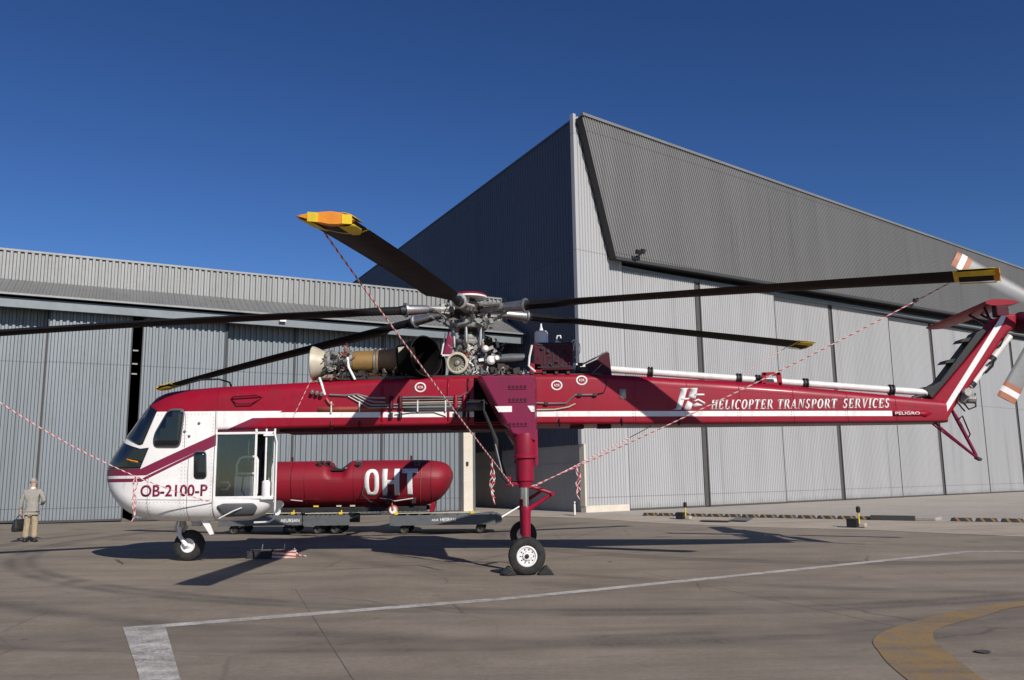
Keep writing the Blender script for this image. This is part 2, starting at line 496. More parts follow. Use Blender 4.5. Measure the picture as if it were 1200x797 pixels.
def strip(name, pts, w, mat, dz=0.004, seg=0.6):
    P = [Vector((*p, 0)) for p in pts]; L = []
    for a, b in zip(P[:-1], P[1:]):
        k = max(1, int((b - a).length / seg)); L += [a.lerp(b, i / k) for i in range(k)]
    L.append(P[-1])
    vs = []
    for i, p in enumerate(L):
        t = (L[min(i + 1, len(L) - 1)] - L[max(i - 1, 0)]).normalized(); q = Vector((-t.y, t.x, 0)) * w / 2
        for e in (p + q, p - q): vs.append((e.x, e.y, gz(e.x, e.y) + dz))
    mb = MB(); mb.add(vs, [(2 * i, 2 * i + 1, 2 * i + 3, 2 * i + 2) for i in range(len(L) - 1)])
    return tag(mb.build(name, mat, smooth=0), kind='structure')
strip('parking_line', [(-4.30, 10.88), (-0.05, 13.2), (5.4, 16.6), (10.25, 19.72), (13.5, 19.3), (18, 18.7)], 0.25, M['line_white'])
mb = MB()
mb.add([(x, y, gz(x, y) + 0.0085) for x, y in ((-4.75, 10.72), (-4.42, 10.98), (-3.96, 10.78), (-2.72, 6.6), (-3.05, 6.6), (-3.44, 8.17))][0:0] +
       [(x, y, gz(x, y) + 0.0085) for x, y in ((-4.76, 10.74), (-4.34, 10.96), (-3.07, 8.15), (-2.1, 6.0), (-2.48, 6.0), (-3.45, 8.17))], [(0, 1, 2, 3, 4, 5)])
tag(mb.build('stand_marking', M['line_white'], smooth=0), kind='structure')
# yellow turning line (a bend of taxi line in the lower right)
outer = [(11.5, 14.3), (9.0, 13.25), (6.95, 12.15), (5.71, 11.45), (4.42, 10.33), (3.85, 9.6), (3.62, 8.9), (3.45, 8.2), (3.30, 7.2), (3.2, 6.3)]
inner = [(11.7, 13.8), (9.2, 12.75), (6.75, 11.75), (5.75, 10.95), (4.85, 10.2), (4.5, 9.6), (4.32, 9.0), (4.15, 8.3), (3.95, 7.4), (3.8, 6.3)]
def smooth_line(pts, k=5):
    P = [Vector((*p, 0)) for p in pts]; out = []
    for i in range(len(P) - 1):
        a, b, c, d = P[max(i - 1, 0)], P[i], P[i + 1], P[min(i + 2, len(P) - 1)]
        for j in range(k):
            t = j / k
            out.append(0.5 * ((2 * b) + (c - a) * t + (2 * a - 5 * b + 4 * c - d) * t * t + (3 * b - a - 3 * c + d) * t ** 3))
    return out + [P[-1]]
so, si = smooth_line(outer), smooth_line(inner)
mb = MB(); n = len(so)
mb.add([(p.x, p.y, 0.006) for p in so] + [(p.x, p.y, 0.006) for p in si], [(i, i + 1, n + i + 1, n + i) for i in range(n - 1)])
tag(mb.build('taxi_line', M['line_yellow'], smooth=0), kind='structure')
# sealed joints between the big slabs of the apron
M['joint'] = worn('joint_sealant', (0.10, 0.085, 0.072), (0.16, 0.135, 0.11), 0.8, 0.9, scale=6)
for a, b in (((-3.6, 14.4), (-1.16, 7.1)), ((-14.5, 22.6), (26, 20.5)), ((2.4, 16.4), (4.5, 10.2))):
    strip('slab_joint', [a, b], 0.009, M['joint'], 0.003, 1.0)
# manhole and drain covers
M['iron'] = worn('cast_iron', (0.09, 0.085, 0.08), (0.03, 0.028, 0.025), 0.6, 0.7, 0.3, scale=8)

def frame_xy(o, d, nrm):
    return lambda s, q, z: Vector((o[0] + s * d[0] + q * nrm[0], o[1] + s * d[1] + q * nrm[1], z))

# ------------------------------------------------------------------ corrugated cladding
def corr(name, mat, parent, F, s0, s1, bot, top, period, depth, duty=0.5, skew=0.0, flat=False):
    """trapezoid ribbed sheet. F(s,q,z); bot(s), top(s) -> (ds, q, z)"""
    prof = []
    k = 0; s = s0
    while s < s1 - 1e-6:
        e = period * 0.12
        for u, q in ((0, 0), (period * (1 - duty) - e, 0), (period * (1 - duty), depth), (period - e, depth)):
            if s + u <= s1: prof.append((s + u, q))
        s += period
    prof.append((s1, 0))
    vs = []
    for u, q in prof:
        for fn in (bot, top):
            du, qq, zz = fn(u); p = F(u + du, qq + q, zz); vs.append(p)
    mb = MB()
    mb.add(vs, [(2 * i, 2 * i + 2, 2 * i + 3, 2 * i + 1) for i in range(len(prof) - 1)])
    return mb.build(name, mat, parent, smooth=0, fix=False)

def clad(name, color, dirt, amount, rough, metal, ang=37.2, wide=1.0, vary=0.1):
    m = new_mat(name, color, rough, metal)
    nt = m.node_tree
    v = noise(m, 0.5, 5, 0.6, stretch=(1, 1, 0.12))
    w = noise(m, 2.5, 4, 0.6, stretch=(1, 1, 0.15))
    f = noise(m, 6, 5, 0.7)
    c = mix(nt, ramp(nt, v, 0.35, 0.65), tuple(q * 0.94 for q in color), tuple(q * 1.05 for q in color))
    c = mix(nt, ramp(nt, w * 0.7 + f * 0.3, 0.5, 0.75) * amount, c, dirt)
    # each sheet weathered a little differently, dirt splashed up at the foot, horizontal lap joints
    x, y, z = xyz(m)
    along = x * math.cos(R(ang)) + y * math.sin(R(ang))
    wnz = nt.nodes.new('ShaderNodeTexWhiteNoise'); wnz.noise_dimensions = '1D'
    nt.links.new((along * (1 / wide)).floor().k, wnz.inputs['W'])
    sheetv = N(nt, wnz.outputs['Value'])
    c = mix(nt, sheetv * vary, c, tuple(q * 0.45 for q in color))
    lap = ((z * (1 / 6.1) + 0.37).frac() - 0.5).absv().lt(0.0035)
    c = mix(nt, lap * 0.55, c, tuple(q * 0.35 for q in color))
    run = noise(m, 1.7, 3, 0.6, stretch=(1, 1, 0.03))
    c = mix(nt, ramp(nt, run, 0.58, 0.74) * 0.35, c, tuple(q * 0.6 for q in dirt))
    c = mix(nt, ramp(nt, z + w * 0.6, 0.75, 0.3) * 0.5, c, (0.14, 0.12, 0.10))
    set_color(m, c); set_rough(m, f * 0.2 + (rough - 0.1))
    return m
M['left_clad'] = clad('blue_grey_steel_sheet', (0.185, 0.207, 0.225), (0.12, 0.12, 0.12), 0.5, 0.5, 0.25, 29)
M['parapet'] = clad('grey_steel_sheet', (0.235, 0.24, 0.238), (0.15, 0.145, 0.14), 0.5, 0.5, 0.2, 29)
M['canopy'] = clad('dull_steel_sheet', (0.19, 0.19, 0.185), (0.12, 0.115, 0.11), 0.5, 0.55, 0.15)
M['right_clad'] = clad('pale_grey_sheet', (0.38, 0.38, 0.382), (0.27, 0.265, 0.26), 0.25, 0.55, 0.0, vary=0.06)
M['hood_clad'] = clad('dark_grey_sheet', (0.185, 0.182, 0.178), (0.13, 0.125, 0.118), 0.3, 0.55, 0.1)
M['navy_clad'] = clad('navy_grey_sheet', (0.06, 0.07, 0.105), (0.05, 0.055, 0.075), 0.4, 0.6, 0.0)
M['grey_wall'] = worn('grey_concrete_wall', (0.36, 0.35, 0.335), (0.25, 0.24, 0.23), 0.5, 0.9, scale=0.8, bmp=0.3)
M['beige'] = worn('beige_painted_concrete', (0.62, 0.56, 0.46), (0.35, 0.3, 0.24), 0.5, 0.8, scale=1.5, bmp=0.2)
M['fascia'] = worn('blue_grey_steel_beam', (0.165, 0.19, 0.205), (0.1, 0.11, 0.11), 0.4, 0.5, 0.2, scale=1)
M['seal'] = worn('dark_door_seal', (0.075, 0.07, 0.068), (0.03, 0.03, 0.03), 0.5, 0.7, scale=3)
M['interior'] = worn('dark_interior', (0.03, 0.03, 0.032), (0.02, 0.02, 0.02), 0.4, 0.9, scale=1)
M['lintel'] = worn('dark_steel', (0.05, 0.05, 0.052), (0.03, 0.03, 0.03), 0.5, 0.6, 0.2, scale=2)

# ---- left hangar
al = R(29)
LP = (-2.35, 45.2); LD = (math.cos(al), math.sin(al)); LN = (math.sin(al), -math.cos(al))
lh = empty('low_hangar', (LP[0], LP[1], 0), 'long low grey ribbed hangar on the left with sloping canopy and sliding doors', 'hangar')
FW = lambda s, q, z: Vector((s * LD[0] + q * LN[0], s * LD[1] + q * LN[1], z))
SL, SR = -34.0, 3.25
corr('parapet_sheet', M['parapet'], lh, FW, SL, SR, lambda s: (0, -1.6, 10.62), lambda s: (0, -1.6, 11.92), 0.27, 0.085)
mb = MB()
mb.add([FW(SL, -1.72, 11.89), FW(SR, -1.72, 11.89), FW(SR, -1.5, 11.89), FW(SL, -1.5, 11.89), FW(SL, -1.72, 11.98), FW(SR, -1.72, 11.98), FW(SR, -1.5, 11.98), FW(SL, -1.5, 11.98)],
       [(0, 1, 2, 3), (4, 5, 6, 7), (0, 1, 5, 4), (3, 2, 6, 7), (0, 3, 7, 4), (1, 2, 6, 5)])
mb.build('parapet_cap', M['parapet'], lh, smooth=0)
corr('canopy_sheet', M['canopy'], lh, FW, SL, SR, lambda s: (-0.15, 0.76, 9.56), lambda s: (0, -1.56, 10.62), 0.27, 0.085)
def slab(name, mat, parent, F, s0, s1, q0, q1, z0, z1, ds=0.0):
    mb = MB()
    vs = [F(s + (ds if q == q1 else 0), q, z) for z in (z0, z1) for q in (q0, q1) for s in (s0, s1)]
    mb.add(vs, [(0, 1, 3, 2), (4, 5, 7, 6), (0, 1, 5, 4), (2, 3, 7, 6), (0, 2, 6, 4), (1, 3, 7, 5)])
    return mb.build(name, mat, parent, smooth=0)
slab('gutter', M['parapet'], lh, FW, SL, SR - 0.15, 0.74, 0.84, 9.50, 9.58)
slab('fascia_beam', M['fascia'], lh, FW, SL, SR - 0.2, 0.45, 0.6, 9.02, 9.42)
slab('soffit', M['lintel'], lh, FW, SL, SR - 0.3, -1.6, 0.45, 9.38, 9.44)
slab('roof_sheet', M['parapet'], lh, FW, SL, SR - 0.3, -34, -1.66, 11.3, 11.5)
slab('side_wall', M['grey_wall'], lh, FW, 0.1, 0.3, -34, -0.6, 0, 11.28)
slab('rear_wall', M['interior'], lh, FW, SL, 0.1, -34, -33.8, 0, 11.28)
slab('parapet_backing', M['lintel'], lh, FW, SL, SR - 0.02, -1.9, -1.75, 9.3, 11.86)
slab('side_wall', M['grey_wall'], lh, FW, SL - 0.2, SL, -34, -0.6, 0, 11.28)
# door leaves on three tracks
def leaf(s0, s1, q, parent=lh, F=FW, mat='left_clad', z0=0.12, z1=9.4, per=0.26, dep=0.075, gap=0.0):
    g = lambda s: gz(LP[0] + s * LD[0], 0) if parent is lh else 0.1
    o = corr('door_leaf', M[mat], parent, F, s0 + 0.03, s1 - 0.03, lambda s: (0, q, g(s) + z0), lambda s: (0, q, z1), per, dep)
    mb = MB()
    for a, b, c, d in ((s0, s1, g((s0 + s1) / 2) + z0 - 0.08, g((s0 + s1) / 2) + z0), (s0, s0 + 0.05, z0, z1), (s1 - 0.05, s1, z0, z1)):
        ps = [F(s, qq, z) for z in (c, d) for qq in (q - 0.12, q + dep + 0.012) for s in (a, b)]
        mb.add(ps, [(0, 1, 3, 2), (4, 5, 7, 6), (0, 1, 5, 4), (2, 3, 7, 6), (0, 2, 6, 4), (1, 3, 7, 5)])
    mb.build('edge_frame', M['lintel'] if parent is lh else M['seal'], o, smooth=0)
    slab('back_panel', M['lintel'], o, F, s0, s1, q - 0.14, q - 0.1, z0, z1)
    return o
leaf(-34, -27, -0.02); leaf(-27, -19.8, -0.42); leaf(-19.8, -16.5, 0.0)
leaf(-16.1, -12.45, 0.0); leaf(-12.5, -9.2, -0.42); leaf(-9.2, -4.7, -0.42); leaf(-4.7, -0.33, -0.42)
slab('corner_pillar', M['beige'], lh, FW, -0.33, 0.2, -0.6, 0.05, 0.0, 9.36)
slab('pillar_edge', M['grey_metal'], lh, FW, 0.203, 0.36, -0.58, 0.02, 0.0, 9.36)
slab('switch_box', M['black'], lh, FW, -0.2, -0.08, 0.052, 0.12, 2.45, 2.65)
for z in (7.6, 7.0, 6.55):
    slab('inner_lamp', M['parapet'], lh, FW, -16.42, -16.2, -0.5, -0.4, z, z + 0.06)
slab('track_rail', M['iron'], lh, FW, SL, 0.3, -0.6, 0.35, 0.0, 0.03) if False else None
slab('wall_lamp', M['white'], lh, FW, -10.25, -9.95, 0.62, 0.8, 9.22, 9.34)

# ---- right hangar
ar = R(37.2); CP = (3.37, 41.35)
RD = (math.cos(ar), math.sin(ar)); RN = (math.sin(ar), -math.cos(ar))
rh = empty('tall_hangar', (CP[0], CP[1], 0), 'tall pale grey hangar on the right with slanted dark hood over its sliding doors', 'hangar')
FR = lambda s, q, z: Vector((s * RD[0] + q * RN[0], s * RD[1] + q * RN[1], z))
ROOF = lambda s: 19.85 - 0.021 * s
EAVE = lambda s: 12.72 + 0.024 * s
S1 = 72.0
corr('corner_cladding', M['right_clad'], rh, FR, 0.02, 2.72, lambda s: (0, 0, 0.42), lambda s: (0, 0, 20.05), 0.19, 0.045)
slab('corner_plinth', M['beige'], rh, FR, 0.0, 2.9, -0.3, 0.06, 0.05, 0.42)
slab('corner_flashing', M['right_clad'], rh, FR, -0.16, 0.02, -0.2, 0.05, 3.35, 20.15)
slab('corner_trim', M['beige'], rh, FR, -0.02, 0.1, -0.3, 0.04, 0.42, 3.35)
slab('door_jamb', M['right_clad'], rh, FR, 2.72, 2.95, -0.5, 0.03, 0.42, 12.9)
slab('head_wall', M['lintel'], rh, FR, 2.9, S1, -0.75, -0.62, 12.3, 19.3)
slab('backing_wall', M['lintel'], rh, FR, 0.05, 2.9, -0.3, -0.2, 0.42, 19.7)
# hood: a slab proud of the wall with a raked left end and raked ribs
RAKE = lambda s: 0.0
def hood_pt(z, s):                # rake: the foot of the hood starts farther along than its top
    t = (ROOF(s) - z) / (ROOF(s) - EAVE(s)); return 2.05 * t
corr('hood_cladding', M['hood_clad'], rh, FR, -0.05, S1, lambda s: (2.05, 0.62, EAVE(s + 2)), lambda s: (0, 0.62, ROOF(s)), 0.18, 0.05)
mb = MB()
a0, a1 = FR(-0.08, 0.64, ROOF(0)), FR(1.98, 0.64, EAVE(2)); b0, b1 = FR(0.0, -0.02, ROOF(0)), FR(2.04, -0.02, EAVE(2))
c0, c1 = FR(S1, 0.6, ROOF(S1)), FR(S1 + 2, 0.6, EAVE(S1 + 2)); d0, d1 = FR(S1, -0.02, ROOF(S1)), FR(S1 + 2, -0.02, EAVE(S1 + 2))
mb.add([a0, a1, b1, b0], [(0, 1, 2, 3)])
mb.build('hood_end', M['lintel'], rh, smooth=0)
mb = MB(); mb.add([FR(1.98, 0.60, EAVE(2) + 0.004), FR(S1 + 2, 0.6, EAVE(S1 + 2) + 0.004), FR(S1 + 2, -0.62, EAVE(S1 + 2) + 0.004), FR(2.1, -0.62, EAVE(2) + 0.004)], [(0, 1, 2, 3)])
mb.build('hood_soffit', M['lintel'], rh, smooth=0)
def beam(name, mat, parent, F, sa, qa, za, sb, qb, zb, dq, dz):
    mb = MB()
    A = [F(sa, qa, za), F(sa, qa + dq, za), F(sa, qa + dq, za + dz), F(sa, qa, za + dz)]
    B = [F(sb, qb, zb), F(sb, qb + dq, zb), F(sb, qb + dq, zb + dz), F(sb, qb, zb + dz)]
    mb.hull(A, B); return mb.build(name, mat, parent, smooth=0)
beam('eave_trim', M['lintel'], rh, FR, 1.96, 0.60, EAVE(2) - 0.12, S1, 0.60, EAVE(S1) - 0.12, 0.09, 0.15)
beam('roof_trim', M['hood_clad'], rh, FR, -0.1, 0.5, ROOF(0) - 0.02, S1, 0.5, ROOF(S1) - 0.02, 0.24, 0.14)
beam('track_beam', M['fascia'], rh, FR, 2.95, -0.5, 12.36, S1, -0.5, 13.6, 0.5, 0.18)
edges = [2.95, 8.85, 15.86, 22.3, 29.5, 35.7, 42.9, 49.1, 56.3, 62.5, 69.6]
tracks = [0.0, 0.0, -0.34, -0.34, -0.55, -0.55, -0.55, -0.55, -0.55, -0.55]
for i in range(10):
    thick = i % 2 == 0
    s0 = edges[i] + (0 if thick else 0.17); s1 = edges[i + 1] - (0.17 if thick else 0.0)
    leaf(s0, s1, tracks[i] - 0.05, rh, FR, 'right_clad', 0.1, 12.6 + 0.015 * i * 3.4, 0.165, 0.045)
    if thick:
        slab('door_seal', M['seal'], rh, FR, edges[i + 1] - 0.17, edges[i + 1] + 0.17, tracks[i] - 0.12, tracks[i] - 0.07, 0.15, 12.6 + 0.05 * i)
# shaded flank of the tall hangar
be = R(26)
WD = (-math.sin(be), math.cos(be)); WN = (-math.cos(be), -math.sin(be))
FS = lambda s, q, z: Vector((s * WD[0] + q * WN[0], s * WD[1] + q * WN[1], z))
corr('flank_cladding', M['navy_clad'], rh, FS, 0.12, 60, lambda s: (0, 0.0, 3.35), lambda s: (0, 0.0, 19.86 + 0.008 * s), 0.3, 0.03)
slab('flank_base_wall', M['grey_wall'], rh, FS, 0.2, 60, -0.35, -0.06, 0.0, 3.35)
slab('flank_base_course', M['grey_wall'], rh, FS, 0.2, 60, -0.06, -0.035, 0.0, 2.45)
slab('rear_wall', M['lintel'], rh, FS, 60, 60.3, -60, 0, 0, 20.0)
mb = MB()
P = [FR(0, -0.05, 19.75), FR(S1, 0.5, ROOF(S1) - 0.05), FR(S1, -58, 20.0), FS(60, -0.05, 20.28)]
mb.add(P, [(0, 1, 2, 3)]); mb.build('roof_sheet', M['parapet'], rh, smooth=0)
beam('flank_roof_trim', M['navy_clad'], rh, FS, 0.12, 0.0, 19.86, 60, 0.0, 20.33, 0.08, 0.1)

# floodlights under the roof and on the hood
def floodlight(s, q, z, label):
    o = empty('floodlight', (CP[0] + s * RD[0] + q * RN[0], CP[1] + s * RD[1] + q * RN[1], z), label, 'floodlight', 'floodlights on the hangar hood', rz=ar)
    for k, (dx, dz) in enumerate(((-0.1, 0.05), (0.22, 0.14))):
        mb = MB(); rot = Matrix.Rotation(R(28), 3, 'X') @ Matrix.Rotation(R(-14 + 28 * k), 3, 'Z')
        mb.box((dx, -0.42, dz), (0.3, 0.16, 0.24), rot)
        h = mb.build('lamp_head', M['black'], o, smooth=0, bevel=0.02)
        mb = MB(); mb.box(Vector((dx, -0.42, dz)) + rot @ Vector((0, -0.085, 0)), (0.25, 0.012, 0.19), rot); mb.build('lens', M['dark_glass'], h, smooth=0)
    mb = MB(); mb.tube([(0.05, 0.0, -0.08), (0.05, -0.35, -0.08), (-0.1, -0.4, 0.0)], 0.025, 6); mb.tube([(0.05, -0.35, -0.08), (0.22, -0.4, 0.04)], 0.025, 6)
    mb.build('bracket', M['black'], o)
floodlight(3.25, 0.66, 13.05, 'pair of black floodlights at the hood\'s left corner')
floodlight(30.8, 0.66, 13.72, 'small floodlight low on the hood beneath the yellow rotor blade tip')
# ------------------------------------------------------------------ helicopter
YC = 19.35
heli = empty('helicopter', (0, YC, 0), 'red and white crane helicopter with exposed engines and a long thin tail boom', 'helicopter')
H = heli

# paint schemes are flat print, cut by straight lines in the helicopter's own coordinates
def livery():
    m = worn('helicopter_livery', RED, (0.10, 0.012, 0.018), 0.4, 0.42, coat=0.06, scale=1.3)
    nt = m.node_tree
    x, y, z = xyz(m)
    k = (x + 7.80).mx(0.0) * 0.45
    base_red = bsdf(m).inputs['Base Color'].links[0].from_socket
    wn_ = noise(m, 2.5, 6, 0.65); wf = noise(m, 22, 4, 0.7)
    white = mix(nt, ramp(nt, wn_ * 0.6 + wf * 0.4, 0.48, 0.72) * 0.3, WHITE, (0.42, 0.38, 0.33))
    maroon = mix(nt, ramp(nt, wf, 0.4, 0.7) * 0.3, (0.20, 0.018, 0.055), (0.09, 0.015, 0.03))
    def between(lo, hi): return z.gt(lo) * z.lt(hi)
    wide = between(k + 1.935, (x + 7.93).mx(0.0) * 0.443 + 2.075) * z.lt(3.12)
    thin = between((x + 7.90).mx(0.0) * 0.47 + 1.80, (x + 7.88).mx(0.0) * 0.47 + 1.875)
    pod = x.lt(-5.55 + 0.0)
    below = z.lt((x + 7.93).mx(0.0) * 0.443 + 2.075)            # under the diagonal
    # white area of the cabin, above or below the diagonal, up to the red roof
    roofline = z.gt(x * -0.006 + 3.235)
    c = mix(nt, roofline, white, base_red)
    c = mix(nt, wide, c, maroon)
    c = mix(nt, thin, c, maroon)
    # aft of the cabin: red boom with a white cheat line
    aft = z.lt((x + 7.93) * 0.443 + 1.945) * x.gt(-6.33)
    line = between(x * -0.0085 + 3.078, x * -0.0085 + 3.192)
    boomc = mix(nt, line * x.lt(8.78), base_red, white)
    sel = (aft + x.gt(-4.9)).mn(1.0)
    c = mix(nt, sel, c, boomc)
    bsdf(m).inputs['Specular IOR Level'].default_value = .25
    st_ = noise(m, 5, 5, 0.65, stretch=(1, 1, 0.12)); so2 = noise(m, 1.1, 5, 0.7, stretch=(0.5, 1, 1))
    c = mix(nt, ramp(nt, st_, 0.54, 0.72) * ramp(nt, so2, 0.38, 0.6) * 0.42, c, (0.075, 0.05, 0.045))
    sp = noise(m, 34, 3, 0.7)
    c = mix(nt, ramp(nt, sp, 0.64, 0.72) * ramp(nt, so2, 0.45, 0.6) * 0.35, c, (0.09, 0.06, 0.055))
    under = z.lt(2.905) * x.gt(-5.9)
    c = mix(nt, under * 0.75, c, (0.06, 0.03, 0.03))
    set_color(m, c)
    return m
M['livery'] = livery()

pod = Body([(-9.00, 2.10, 1.90, .10, .10, .09, .10, .09), (-8.96, 2.27, 1.70, .32, .32, .27, .32, .28), (-8.86, 2.41, 1.50, .52, .50, .42, .50, .42),
            (-8.70, 2.60, 1.33, .70, .62, .55, .60, .48), (-8.45, 2.91, 1.17, .87, .68, .75, .62, .48), (-8.20, 3.22, 1.07, .97, .66, .85, .60, .45),
            (-8.00, 3.47, 1.02, 1.02, .62, .85, .60, .44), (-7.80, 3.66, 0.99, 1.05, .56, .66, .56, .42), (-7.50, 3.75, 0.96, 1.08, .50, .48, .5, .4),
            (-7.00, 3.79, 0.95, 1.10, .42, .36, .5, .4), (-6.33, 3.83, 0.94, 1.10, .36, .32, .5, .4)])
boom = Body([(-6.33, 3.83, 2.87, 1.10, .36, .32, .08, .08), (-4.5, 3.90, 2.90, 1.02, .26, .22, .07, .07), (-3.0, 3.955, 2.92, .96, .2, .16, .06, .06),
             (0.5, 4.005, 2.92, .92, .14, .12, .06, .06), (1.5, 4.00, 2.91, .90, .16, .13, .06, .06), (3.7, 3.89, 2.885, .78, .2, .18, .06, .06),
             (5.45, 3.775, 2.875, .68, .2, .2, .06, .06), (7.4, 3.585, 2.865, .57, .18, .18, .06, .06), (9.62, 3.35, 2.86, .42, .14, .14, .06, .06)])
xs = [-9.0, -8.985, -8.96, -8.92, -8.86, -8.78, -8.70, -8.58, -8.45, -8.32, -8.20, -8.1, -8.0, -7.9, -7.8, -7.65, -7.5, -7.25, -7.0, -6.6, -6.33]
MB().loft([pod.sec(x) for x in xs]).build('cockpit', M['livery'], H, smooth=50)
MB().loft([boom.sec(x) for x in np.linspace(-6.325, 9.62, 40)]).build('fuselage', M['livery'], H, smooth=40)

# windows: curved panes standing on the skin, each with a frame
def poly_round(pts, r=0.05, k=4):
    out = []; n = len(pts)
    for i in range(n):
        p, a, b = Vector(pts[i]), Vector(pts[i - 1]), Vector(pts[(i + 1) % n])
        u, v = (a - p), (b - p); d = min(r, u.length / 2, v.length / 2); u.normalize(); v.normalize()
        for j in range(k + 1):
            t = j / k; q = (p + u * d) * (1 - t) ** 2 + p * 2 * t * (1 - t) + (p + v * d) * t * t; out.append((q.x, q.y))
    return out
def grow(pts, g):
    c = Vector((sum(p[0] for p in pts) / len(pts), sum(p[1] for p in pts) / len(pts)))
    return [tuple(Vector(p) + (Vector(p) - c).normalized() * g) for p in pts]
def pane(name, pts, body, mat, frame=0.05, r=0.07, eps=0.014, fmat='grey_metal'):
    for surf in (body.near, body.far):
        q = poly_round(pts, r)
        o = decal(name, q, [tuple(range(len(q)))], surf, mat, H, eps, (0.12, 0.12), 0.008)
        if frame:
            g = poly_round(grow(pts, frame), r + frame * 0.7)
            decal('frame', g, [tuple(range(len(g)))], surf, M[fmat], o, eps - 0.009, (0.12, 0.12), 0.01)
pane('side_window', [(-7.63, 2.56), (-7.63, 2.80), (-7.36, 3.30), (-7.03, 3.30), (-7.10, 2.55)], pod, M['dark_glass'], 0.045, 0.09, 0.03)
pane('cabin_window', [(-6.77, 2.41), (-6.53, 2.41), (-6.50, 1.87), (-6.75, 1.87)], pod, M['dark_glass'], 0.03, 0.07)
# windscreen and nose glass wrap round the front: panes offset along the skin's own normal
def skin_off(side):
    def f(x, z, eps):
        def Y(a, b):
            zt = pod.at(a)[0]; return pod.y(a, min(b, zt - 1e-4))
        y = Y(x, z); h = .012
        gx, gz_ = (Y(x + h, z) - Y(x - h, z)) / (2 * h), (Y(x, z + h) - Y(x, z - h)) / (2 * h)
        n = Vector((-max(-6, min(6, gx)), 1, -max(-6, min(6, gz_)))).normalized()
        p = Vector((x, y, z)) + n * eps
        return Vector((p.x, side * max(p.y, 0.0), p.z))
    return f
def top_edge(x0, x1, k=10):
    return [(x, pod.at(x)[0] - .004) for x in np.linspace(x0, x1, k)]
nose_poly = [(-7.90, 2.085), (-7.74, 2.50), (-8.50, 2.72)] + [] 
for side in (-1, 1):
    for nm, pts in (('nose_window', top_edge(-8.62, -8.97, 12) + [(-8.975, 2.085), (-7.93, 2.085), (-7.76, 2.52), (-7.95, 2.50)]),
                    ('windscreen', top_edge(-8.52, -7.98, 10) + [(-7.70, 3.34), (-7.62, 3.30), (-7.90, 2.60), (-7.98, 2.58)])):
        vs = [(float(a), float(b)) for a, b in pts]
        o = decal(nm, vs, [tuple(range(len(vs)))], pod.near if side < 0 else pod.far, M['dark_glass'], H, .012, (0.04, 0.04), 0.006, nrm=skin_off(side))
# temperature probe / mirror arm and roof fittings
mb = MB(); mb.tube([(-8.25, -0.98, 2.28), (-8.10, -1.12, 2.25), (-7.95, -1.14, 2.22)], 0.018, 6); mb.build('probe', M['orange'], H)
mb = MB(); mb.tube([(-7.25, -0.3, 3.74), (-7.25, -0.3, 3.98), (-7.0, -0.3, 4.05), (-6.6, -0.3, 4.06), (-6.35, -0.3, 3.98), (-6.28, -0.3, 3.8)], 0.022, 6); mb.build('wire_guard', M['black'], H)
mb = MB(); mb.tube([(-6.05, -1.08, 3.52), (-5.98, -1.15, 3.57), (-5.5, -1.13, 3.60), (-5.38, -1.05, 3.56), (-5.6, -1.13, 3.42), (-5.9, -1.15, 3.42), (-6.05, -1.08, 3.52)], 0.014, 6); mb.build('grab_handle', M['dark_red'], H)
for x, z in ((-6.7, 3.02), (-7.0, 2.85), (-6.9, 2.75)):
    mb = MB(); mb.lathe([(0, .028), (.02, .028), (.03, .0)], (x, -1.10, z), (0, -1, 0), 10); mb.build('fastener', M['grey_metal'], H)
mb = MB(); mb.prism([(-6.72, 0.98), (-6.55, 0.98), (-6.42, 0.68), (-6.5, 0.66)], -0.75, -0.69); mb.build('antenna', M['white'], H, smooth=0, bevel=0.01)
mb = MB(); mb.prism([(-7.02, 0.98), (-6.75, 0.98), (-6.8, 0.84), (-6.98, 0.84)], -0.5, -0.36); mb.build('belly_light', M['steel'], H, smooth=0, bevel=0.02)

# aft-facing pilot station: white tub, clear panes, posts, seat; its rear face is raked towards the far side
def rake(o):
    for v in o.data.vertices:
        k = max(0.0, (v.co.x + 6.30) / 1.22)
        v.co.x -= k * (v.co.y + 1.05) * 0.36
    return o
tub = Body([(-6.33, 1.42, .94, 1.10, .03, .03, .5, .36), (-5.7, 1.42, .95, 1.09, .03, .03, .5, .36), (-5.35, 1.41, 1.02, 1.06, .03, .03, .5, .34), (-5.14, 1.40, 1.16, 1.0, .03, .03, .4, .22), (-5.06, 1.39, 1.30, .93, .03, .03, .2, .07)])
rake(MB().loft([tub.sec(x) for x in np.linspace(-6.325, -5.06, 12)]).build('cabin_tub', M['white'], H, smooth=50))
q = poly_round([(-6.27, 1.27), (-6.12, 1.33), (-5.48, 1.33), (-5.40, 1.24), (-5.52, 1.07), (-6.12, 1.05)], 0.05)
for sf in (tub.near, tub.far): decal('chin_window', q, [tuple(range(len(q)))], sf, M['dark_glass'] if False else M['grey_metal'], H, 0.012, (0.1, 0.06), 0.008)
mb = MB(); mb.tube([(-6.2, -1.1, 1.02), (-5.9, -1.13, 1.17), (-5.72, -1.12, 1.24)], 0.013, 6); mb.build('foot_rail', M['white'], H)
mb = MB()
for s in (-1, 1):
    for x0, x1 in ((-6.35, -6.31), (-5.51, -5.46), (-5.29, -5.25), (-5.11, -5.07)):
        mb.box(((x0 + x1) / 2, s * 1.06, 2.15), (x1 - x0, 0.05, 1.47))
    mb.box((-5.72, s * 1.065, 1.445), (1.3, 0.05, 0.06)); mb.box((-5.72, s * 1.065, 2.80), (1.3, 0.04, 0.05))
for y in (-0.5, 0.5): mb.box((-5.08, y, 2.15), (0.05, 0.06, 1.47))
